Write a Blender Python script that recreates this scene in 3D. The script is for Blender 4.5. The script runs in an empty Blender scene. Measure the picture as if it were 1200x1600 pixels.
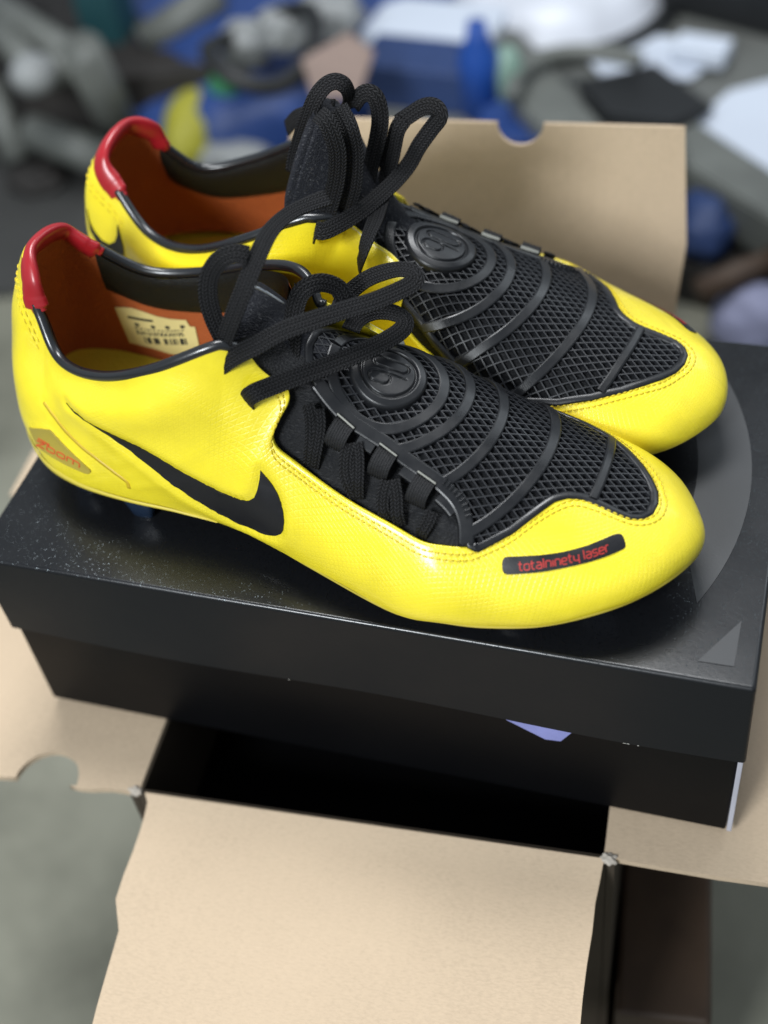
import bpy, bmesh, math, json
import numpy as np
from mathutils import Vector, Matrix
from mathutils.bvhtree import BVHTree
from mathutils.geometry import delaunay_2d_cdt
rng = np.random.default_rng(7)
scene = bpy.context.scene
C = scene.collection

# ------------------------------------------------------------------ camera
FPX = 2080.67
ROT = np.array([[0.9548776630, 0.2786004682, -0.1029098040], [0.1390333039, -0.7254991901, -0.6740331338], [-0.2624469261, 0.6293112936, -0.7314977148]])
CAM = np.array([0.15825543, -0.40778388, 0.54256863])
cd = bpy.data.cameras.new('camera')
cam = bpy.data.objects.new('camera', cd)
C.objects.link(cam)
cd.sensor_fit = 'VERTICAL'; cd.sensor_height = 32.0; cd.sensor_width = 24.0
cd.lens = FPX / 1600 * 32.0
cd.clip_start = 0.02; cd.clip_end = 60
M3 = np.stack([ROT[0], -ROT[1], -ROT[2]], 1)
m4 = np.eye(4); m4[:3, :3] = M3; m4[:3, 3] = CAM
cam.matrix_world = Matrix(m4.tolist())
cd.dof.use_dof = True
cd.dof.focus_distance = 0.545
cd.dof.aperture_fstop = 3.5
scene.camera = cam

# ------------------------------------------------------------------ world, lamps, exposure
w = bpy.data.worlds.new('World'); scene.world = w; w.use_nodes = True
bg = w.node_tree.nodes['Background']
bg.inputs[0].default_value = (0.80, 0.90, 1.0, 1); bg.inputs[1].default_value = 0.38
def area(name, loc, target, size, power, col, sy=None):
    l = bpy.data.lights.new(name, 'AREA'); l.energy = power; l.color = col
    l.shape = 'RECTANGLE'; l.size = size; l.size_y = sy or size
    o = bpy.data.objects.new(name, l); C.objects.link(o); o.location = loc
    o.rotation_euler = (Vector(target) - Vector(loc)).to_track_quat('-Z', 'Y').to_euler()
    return o
area('ceiling_light', (-0.20, 0.42, 1.55), (0, 0.0, 0.1), 0.70, 23, (0.97, 0.985, 1.0), 0.45)
area('window_light', (-0.45, -1.55, 1.30), (-.05, 0.0, 0.15), 0.50, 40, (0.92, 0.97, 1.0))
area('rear_window_light', (0.9, 1.6, 1.5), (0, 0.1, 0.1), 0.9, 7, (0.86, 0.94, 1.0))
scene.view_settings.view_transform = 'Standard'
scene.view_settings.look = 'None'
scene.view_settings.exposure = 0.0
scene.render.engine = 'CYCLES'

# ------------------------------------------------------------------ node materials
def mat(name, col, rough=0.5, metal=0.0, coat=0.0, spec=0.5, sheen=0.0):
    m = bpy.data.materials.new(name); m.use_nodes = True
    b = m.node_tree.nodes['Principled BSDF']
    b.inputs['Base Color'].default_value = (*col, 1); b.inputs['Roughness'].default_value = rough
    b.inputs['Metallic'].default_value = metal; b.inputs['Coat Weight'].default_value = coat
    b.inputs['Coat Roughness'].default_value = 0.17
    b.inputs['Specular IOR Level'].default_value = spec
    if sheen: b.inputs['Sheen Weight'].default_value = sheen; b.inputs['Sheen Roughness'].default_value = .4
    return m
class NT:
    def __init__(s, m): s.t = m.node_tree; s.b = s.t.nodes['Principled BSDF']
    def n(s, typ, **kw):
        x = s.t.nodes.new(typ)
        for k, v in kw.items():
            if k.startswith('i_'):
                x.inputs[k[2:].replace('_', ' ')].default_value = v
            else: setattr(x, k, v)
        return x
    def l(s, a, b): s.t.links.new(a, b)
    def math(s, op, a, b=None):
        x = s.t.nodes.new('ShaderNodeMath'); x.operation = op
        for i, q in enumerate((a, b)):
            if q is None: continue
            if isinstance(q, (int, float)): x.inputs[i].default_value = q
            else: s.l(q, x.inputs[i])
        return x.outputs[0]
    def coords(s, kind='Object'):
        return s.n('ShaderNodeTexCoord').outputs[kind]
    def noise(s, vec, scale, detail=3, rough=.5):
        x = s.n('ShaderNodeTexNoise'); s.l(vec, x.inputs['Vector']); x.inputs['Scale'].default_value = scale
        x.inputs['Detail'].default_value = detail; x.inputs['Roughness'].default_value = rough
        return x.outputs['Fac']
    def ramp(s, fac, stops):
        r = s.n('ShaderNodeValToRGB'); s.l(fac, r.inputs[0]); e = r.color_ramp.elements
        while len(e) < len(stops): e.new(.5)
        for q, (p, c) in zip(e, stops): q.position = p; q.color = (*c, 1) if len(c) == 3 else c
        return r.outputs[0]
    def bump(s, h, dist, strength=1.0, prev=None):
        x = s.n('ShaderNodeBump'); s.l(h, x.inputs['Height']); x.inputs['Distance'].default_value = dist
        x.inputs['Strength'].default_value = strength
        if prev is not None: s.l(prev, x.inputs['Normal'])
        return x.outputs[0]
    def normal(s, out): s.l(out, s.b.inputs['Normal'])
    def vec(s, v, sx, sy, sz=1):
        x = s.n('ShaderNodeMapping'); s.l(v, x.inputs[0]); x.inputs['Scale'].default_value = (sx, sy, sz); return x.outputs[0]
    def sep(s, v):
        x = s.n('ShaderNodeSeparateXYZ'); s.l(v, x.inputs[0]); return x.outputs

def leather(name, col, bumpy=1.0, coat=.45):
    m = mat(name, col, .33, coat=coat, spec=.5); t = NT(m)
    u = t.sep(t.coords('UV')); P = 2 * math.pi / 2.1
    hs = []
    for a in (8, 68, 128):
        c, s_ = math.cos(math.radians(a)) * P, math.sin(math.radians(a)) * P
        q = t.math('ADD', t.math('MULTIPLY', u[0], c), t.math('MULTIPLY', u[1], s_))
        hs.append(t.math('POWER', t.math('ABSOLUTE', t.math('SINE', t.math('MULTIPLY', q, .5))), .45))
    h = t.math('MINIMUM', t.math('MINIMUM', hs[0], hs[1]), hs[2])
    ob = t.coords()
    fade = t.ramp(t.noise(ob, 28, 2), [(.38, (.2,) * 3), (.62, (1,) * 3)])
    nrm = t.bump(t.math('MULTIPLY', h, fade), .00018 * bumpy, .85)
    nrm = t.bump(t.noise(ob, 60, 2), .0014 * bumpy, .35, nrm)
    t.normal(t.bump(t.noise(ob, 1900, 2), .00007, .45, nrm))
    t.l(t.ramp(t.noise(ob, 38, 5, .6), [(.3, tuple(c * .90 for c in col)), (.65, tuple(min(1, c * 1.03) for c in col))]), t.b.inputs['Base Color'])
    t.l(t.ramp(t.noise(ob, 55, 4), [(.3, (.25,) * 3), (.7, (.38,) * 3)]), t.b.inputs['Roughness'])
    return m
def fabric(name, col, rough=.85, sc=1.0, dist=.0003, fleck=.0):
    m = mat(name, col, rough, spec=.3, sheen=.0); t = NT(m); ob = t.coords()
    v = t.n('ShaderNodeTexVoronoi'); t.l(t.vec(ob, 900 * sc, 1700 * sc, 1300 * sc), v.inputs[0]); v.inputs['Scale'].default_value = 1
    nrm = t.bump(v.outputs['Distance'], dist, .9); t.normal(t.bump(t.noise(ob, 250, 3), .0004, .4, nrm))
    if fleck:
        n = t.noise(t.vec(ob, 300, 1500, 1000), 1, 3)
        t.l(t.ramp(n, [(.56, col), (.76, tuple(c + fleck for c in col))]), t.b.inputs['Base Color'])
    return m
def lace_mat(name, col):
    m = mat(name, col, .72, spec=.22); t = NT(m); u = t.sep(t.coords('UV'))
    # herringbone braid, u and v are millimetres along and across
    k = 2 * math.pi / 1.5
    tri = t.math('PINGPONG', u[1], 1.3)
    q = t.math('ADD', t.math('MULTIPLY', u[0], k), t.math('MULTIPLY', tri, k * 1.0))
    h1 = t.math('ABSOLUTE', t.math('SINE', t.math('MULTIPLY', q, .5)))
    h2 = t.math('ABSOLUTE', t.math('SINE', t.math('MULTIPLY', u[1], math.pi / 1.3)))
    h = t.math('MULTIPLY', t.math('POWER', h1, .7), t.math('POWER', h2, .5))
    t.normal(t.bump(h, .0007, 1.0))
    t.l(t.ramp(h, [(.15, tuple(c * .25 for c in col)), (.85, tuple(c * 2.4 for c in col))]), t.b.inputs['Base Color'])
    return m
def rubber(name, col, rough=.42):
    m = mat(name, col, rough, spec=.45); t = NT(m); ob = t.coords()
    t.normal(t.bump(t.noise(ob, 1500, 2), .00006, .5))
    t.l(t.ramp(t.noise(ob, 90, 4), [(.3, (rough - .08,) * 3), (.7, (rough + .1,) * 3)]), t.b.inputs['Roughness'])
    return m
def plain(name, col, rough=.5, nscale=20, var=.15, bump_d=0.0, bscale=200, metal=0.0, coat=0.0):
    m = mat(name, col, rough, metal, coat); t = NT(m); ob = t.coords()
    n = t.noise(ob, nscale, 4)
    t.l(t.ramp(n, [(.25, tuple(c * (1 - var) for c in col)), (.75, tuple(min(1, c * (1 + var)) for c in col))]), t.b.inputs['Base Color'])
    if bump_d: t.normal(t.bump(t.noise(ob, bscale, 3), bump_d, .7))
    return m
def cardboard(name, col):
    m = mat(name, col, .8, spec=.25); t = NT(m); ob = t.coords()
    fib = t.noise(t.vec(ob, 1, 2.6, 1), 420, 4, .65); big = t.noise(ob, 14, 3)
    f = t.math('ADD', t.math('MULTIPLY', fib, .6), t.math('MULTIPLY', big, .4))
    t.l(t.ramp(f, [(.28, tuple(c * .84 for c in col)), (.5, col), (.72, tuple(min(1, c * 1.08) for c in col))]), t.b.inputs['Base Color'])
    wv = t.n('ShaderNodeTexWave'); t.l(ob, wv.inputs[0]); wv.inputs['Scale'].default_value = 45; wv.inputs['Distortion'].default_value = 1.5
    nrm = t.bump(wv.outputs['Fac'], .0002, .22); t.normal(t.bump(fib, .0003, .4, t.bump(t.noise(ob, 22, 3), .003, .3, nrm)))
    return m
def box_paper(name, glitter, col=(.0065, .007, .008)):
    m = mat(name, col, .38, spec=.5 if glitter else .10); t = NT(m); ob = t.coords()
    nrm = t.bump(t.noise(ob, 500, 3), .00008, .4); nrm = t.bump(t.noise(ob, 12, 3), .002, .25, nrm)
    if glitter:
        v = t.n('ShaderNodeTexVoronoi'); t.l(ob, v.inputs[0]); v.inputs['Scale'].default_value = 1700
        d = t.math('LESS_THAN', v.outputs['Distance'], .36)
        c = t.sep(v.outputs['Color']); pick = t.math('MULTIPLY', d, t.math('GREATER_THAN', c[0], .76))
        t.l(pick, t.b.inputs['Metallic'])
        mx = t.n('ShaderNodeMix', data_type='RGBA'); t.l(pick, mx.inputs['Factor'])
        mx.inputs['A'].default_value = (.007, .0075, .009, 1); mx.inputs['B'].default_value = (.055, .063, .067, 1); t.l(mx.outputs['Result'], t.b.inputs['Base Color'])
        # every flake lies at its own small tilt
        geo = t.n('ShaderNodeNewGeometry'); vm = t.n('ShaderNodeVectorMath', operation='SUBTRACT'); t.l(v.outputs['Color'], vm.inputs[0]); vm.inputs[1].default_value = (.5, .5, .5)
        sc = t.n('ShaderNodeVectorMath', operation='SCALE'); t.l(vm.outputs[0], sc.inputs[0]); t.l(t.math('MULTIPLY', pick, .28), sc.inputs['Scale'])
        ad = t.n('ShaderNodeVectorMath', operation='ADD'); t.l(nrm, ad.inputs[0]); t.l(sc.outputs[0], ad.inputs[1])
        no = t.n('ShaderNodeVectorMath', operation='NORMALIZE'); t.l(ad.outputs[0], no.inputs[0]); nrm = no.outputs[0]
    t.normal(nrm)
    t.l(t.ramp(t.noise(ob, 18, 4), [(.3, (.20 if glitter else .36,) * 3), (.7, (.34 if glitter else .5,) * 3)]), t.b.inputs['Roughness'])
    return m

YEL = (0.87, 0.715, 0.026)
M = dict(
    yellow=leather('yellow_leather', YEL), red=leather('red_leather', (.34, .012, .018), .7, .12),
    lining=fabric('orange_lining', (.32, .075, .018), .8, .6), olive=fabric('black_collar_lining', (.005, .005, .004), .5, 1.2, .0002),
    piping=leather('black_piping', (.010, .011, .013), .25), insole=fabric('yellow_insole', (.62, .47, .03), .8, .7),
    mesh=fabric('black_mesh', (.008, .0085, .010), .8, .8, .0005, .025), tongue=fabric('tongue_knit', (.007, .008, .012), .8, 1.1, .00035, .06),
    lace=lace_mat('black_lace', (.0062, .0062, .0068)), rubber=rubber('black_rubber', (.008, .0085, .010), .33), lattice=rubber('black_rubber_lattice_lit', (.015, .016, .019), .42),  # lattice colour raised so its ribs look lit
    web=fabric('black_webbing', (.014, .014, .015), .75, .8, .0003), print_black=rubber('black_print', (.008, .008, .010), .38),
    red_ink=plain('red_ink', (.42, .022, .018), .5), olive_badge=plain('gold_badge', (.36, .28, .04), .35, coat=.3), badge_red=plain('red_badge_ink', (.55, .09, .02), .5),
    seam=plain('gold_seam', (.55, .38, .02), .4), stitch=plain('yellow_thread', (.60, .46, .015), .6, 400, .25),
    sole=plain('dark_sole', (.015, .018, .026), .3, coat=.3), stud=plain('blue_black_stud', (.012, .024, .05), .25, coat=.5), rim=plain('amber_sole_rim', (.62, .50, .06), .3, coat=.4),
    white=plain('white_cut_edge', (.75, .74, .68), .6), pale=plain('pale_fold_edge', (.25, .25, .22), .6), silver=plain('silver_print', (.55, .58, .62), .3, metal=.8), label=plain('cream_label', (.62, .52, .22), .6, 60, .08), ink=plain('black_ink', (.02, .02, .015), .6),
    box=box_paper('black_box_paper_shaded', False, (.0035, .0035, .004)), lid=box_paper('black_glitter_paper', True), lidside_lit=box_paper('black_lid_side_paper_lit', False, (.0105, .0115, .013)),  # base darkened, lid side lightened: shading of the step put into colour
    grey_print=plain('grey_print', (.030, .0315, .034), .5, 60, .06, .00005, 900), board=plain('grey_board', (.42, .42, .48), .7),
    torn=plain('torn_paper', (.46, .41, .35), .9, 300, .2, .0006, 900),
    card=cardboard('brown_cardboard', (.51, .395, .278)), card_shade=cardboard('carton_shaded_cardboard', (.055, .042, .030)), tissue=plain('lavender_tissue', (.24, .26, .56), .7, 80, .1),  # carton walls: same cardboard, darkened to stand for shade in the opening
)

# ------------------------------------------------------------------ object helpers
def link(name, verts, faces, m, parent=None, smooth=True, uv=None, mats=None):
    me = bpy.data.meshes.new(name)
    me.from_pydata([tuple(map(float, v)) for v in verts], [], [tuple(map(int, f)) for f in faces])
    me.materials.append(m)
    if smooth: me.polygons.foreach_set('use_smooth', [True] * len(me.polygons))
    if uv is not None:
        L = me.uv_layers.new(name='UVMap'); vi = np.zeros(len(me.loops), int); me.loops.foreach_get('vertex_index', vi)
        L.data.foreach_set('uv', np.asarray(uv, float)[vi].ravel())
    me.validate(); me.update()
    o = bpy.data.objects.new(name, me); C.objects.link(o)
    if parent: o.parent = parent
    return o
def tag(o, label=None, cat=None, group=None, kind=None):
    if label: o['label'] = label
    if cat: o['category'] = cat
    if group: o['group'] = group
    if kind: o['kind'] = kind
    return o
def empty(name, loc, rz=0):
    o = bpy.data.objects.new(name, None); o.empty_display_size = .02; C.objects.link(o); o.location = loc; o.rotation_euler = (0, 0, rz); return o
def bevel_box(name, lo, hi, m, parent=None, bev=.001, seg=2, drop_bottom=False, loc=None, rot=None):
    bm = bmesh.new(); bmesh.ops.create_cube(bm, size=1)
    for v in bm.verts: v.co = Vector([lo[i] + (v.co[i] + .5) * (hi[i] - lo[i]) for i in range(3)])
    if bev: bmesh.ops.bevel(bm, geom=list(bm.edges), offset=bev, segments=seg, affect='EDGES', profile=.5)
    if drop_bottom: bmesh.ops.delete(bm, geom=[f for f in bm.faces if f.normal.z < -.9], context='FACES')
    for f in bm.faces: f.smooth = True
    me = bpy.data.meshes.new(name); bm.to_mesh(me); bm.free(); me.materials.append(m)
    o = bpy.data.objects.new(name, me); C.objects.link(o)
    if parent: o.parent = parent
    if loc is not None: o.location = loc
    if rot is not None: o.rotation_euler = rot
    md = o.modifiers.new('wn', 'WEIGHTED_NORMAL'); md.keep_sharp = True
    return o
def at(px, py, z):                        # pixel of the photograph -> point on a horizontal plane
    d = ROT.T @ np.array([(px - 600) / FPX, (py - 800) / FPX, 1]); return CAM + d * (z - CAM[2]) / d[2]
def resample(P, step, closed=False):
    P = np.asarray(P, float)
    if closed: P = np.vstack([P, P[:1]])
    c = np.r_[0, np.cumsum(np.linalg.norm(np.diff(P, axis=0), axis=1))]
    n = max(2, int(round(c[-1] / step)) + 1); q = np.linspace(0, c[-1], n)
    R = np.stack([np.interp(q, c, P[:, i]) for i in range(P.shape[1])], 1)
    return R[:-1] if closed else R
def smoothpath(P, n=10):                  # Catmull-Rom
    P = np.asarray(P, float); Q = np.vstack([2 * P[0] - P[1], P, 2 * P[-1] - P[-2]]); out = []
    for i in range(1, len(Q) - 2):
        for u in np.arange(n) / n:
            a, b, c, d = Q[i - 1:i + 3]
            out.append(.5 * (2 * b + (c - a) * u + (2 * a - 5 * b + 4 * c - d) * u * u + (3 * b - a - 3 * c + d) * u ** 3))
    out.append(Q[-2]); return np.array(out)
def inside(poly, pts):
    x, y = pts[:, 0], pts[:, 1]; r = np.zeros(len(pts), bool); px, py = poly[:, 0], poly[:, 1]; j = len(poly) - 1
    for i in range(len(poly)):
        c = ((py[i] > y) != (py[j] > y)); 
        with np.errstate(all='ignore'): xi = (px[j] - px[i]) * (y - py[i]) / (py[j] - py[i]) + px[i]
        r ^= c & (x < xi); j = i
    return r
def cdt(poly, step):                      # fill a 2D polygon with evenly spaced triangles
    poly = np.asarray(poly, float)
    Q = []
    for a, b in zip(poly, np.roll(poly, -1, 0)):
        k = max(1, int(round(np.linalg.norm(b - a) / step))); Q += [a + (b - a) * i / k for i in range(k)]
    poly = np.array(Q)
    lo, hi = poly.min(0), poly.max(0)
    gx, gy = np.meshgrid(np.arange(lo[0], hi[0], step), np.arange(lo[1], hi[1], step * .87)); gx[1::2] += step / 2
    g = np.stack([gx.ravel(), gy.ravel()], 1); g = g[inside(poly, g)]
    if len(g):
        d = np.sqrt(((g[:, None] - poly[None]) ** 2).sum(2)).min(1); g = g[d > step * .55]
    n = len(poly); V = [Vector(p) for p in np.vstack([poly, g])]
    vo, _, fo, _, _, _ = delaunay_2d_cdt(V, [(i, (i + 1) % n) for i in range(n)], [], 1, 1e-7)
    return np.array([tuple(v) for v in vo]), [tuple(f) for f in fo], n
def tubemesh(path, rad, seg=10, closed=False, ellipse=None, up=None):
    P = np.asarray(path, float); n = len(P)
    T = np.roll(P, -1, 0) - np.roll(P, 1, 0) if closed else np.gradient(P, axis=0)
    T /= np.linalg.norm(T, axis=1)[:, None] + 1e-12
    if up is None: up = np.tile([0, 0, 1.], (n, 1))
    up = np.asarray(up, float); S = np.cross(T, up); S /= np.linalg.norm(S, axis=1)[:, None] + 1e-12; U = np.cross(S, T)
    a = np.linspace(0, 2 * np.pi, seg, endpoint=False)
    rx, ry = (rad, rad) if ellipse is None else ellipse
    rx = np.broadcast_to(rx, n); ry = np.broadcast_to(ry, n)
    V = P[:, None] + S[:, None] * (np.cos(a)[None] * rx[:, None])[..., None] + U[:, None] * (np.sin(a)[None] * ry[:, None])[..., None]
    F = []
    for i in range(n if closed else n - 1):
        for k in range(seg):
            F.append((i * seg + k, i * seg + (k + 1) % seg, ((i + 1) % n) * seg + (k + 1) % seg, ((i + 1) % n) * seg + k))
    if not closed: F += [tuple(range(seg))[::-1], tuple((n - 1) * seg + k for k in range(seg))]
    return V.reshape(-1, 3), F
def sweep(path, normals, prof):           # prof: closed list of (across, up); caps included; uv in mm
    P = np.asarray(path, float); N = np.asarray(normals, float); prof = np.asarray(prof, float); n, k = len(P), len(prof)
    T = np.gradient(P, axis=0); T /= np.linalg.norm(T, axis=1)[:, None] + 1e-12
    S = np.cross(T, N); S /= np.linalg.norm(S, axis=1)[:, None] + 1e-12; N = np.cross(S, T)
    V = P[:, None] + S[:, None] * prof[None, :, 0, None] + N[:, None] * prof[None, :, 1, None]
    F = [(i * k + j, i * k + (j + 1) % k, (i + 1) * k + (j + 1) % k, (i + 1) * k + j) for i in range(n - 1) for j in range(k)]
    F += [tuple(range(k))[::-1], tuple((n - 1) * k + j for j in range(k))]
    c = np.r_[0, np.cumsum(np.linalg.norm(np.diff(P, axis=0), axis=1))] * 1000
    uv = np.stack([np.repeat(c, k), np.tile(prof[:, 0] * 1000, n)], 1)
    return V.reshape(-1, 3), F, uv
def merge(parts):
    V, F, U, o = [], [], [], 0
    for p in parts:
        V.append(np.asarray(p[0])); F += [tuple(i + o for i in f) for f in p[1]]; o += len(p[0])
        if len(p) > 2: U.append(p[2])
    return np.vstack(V), F, (np.vstack(U) if U else None)

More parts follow.
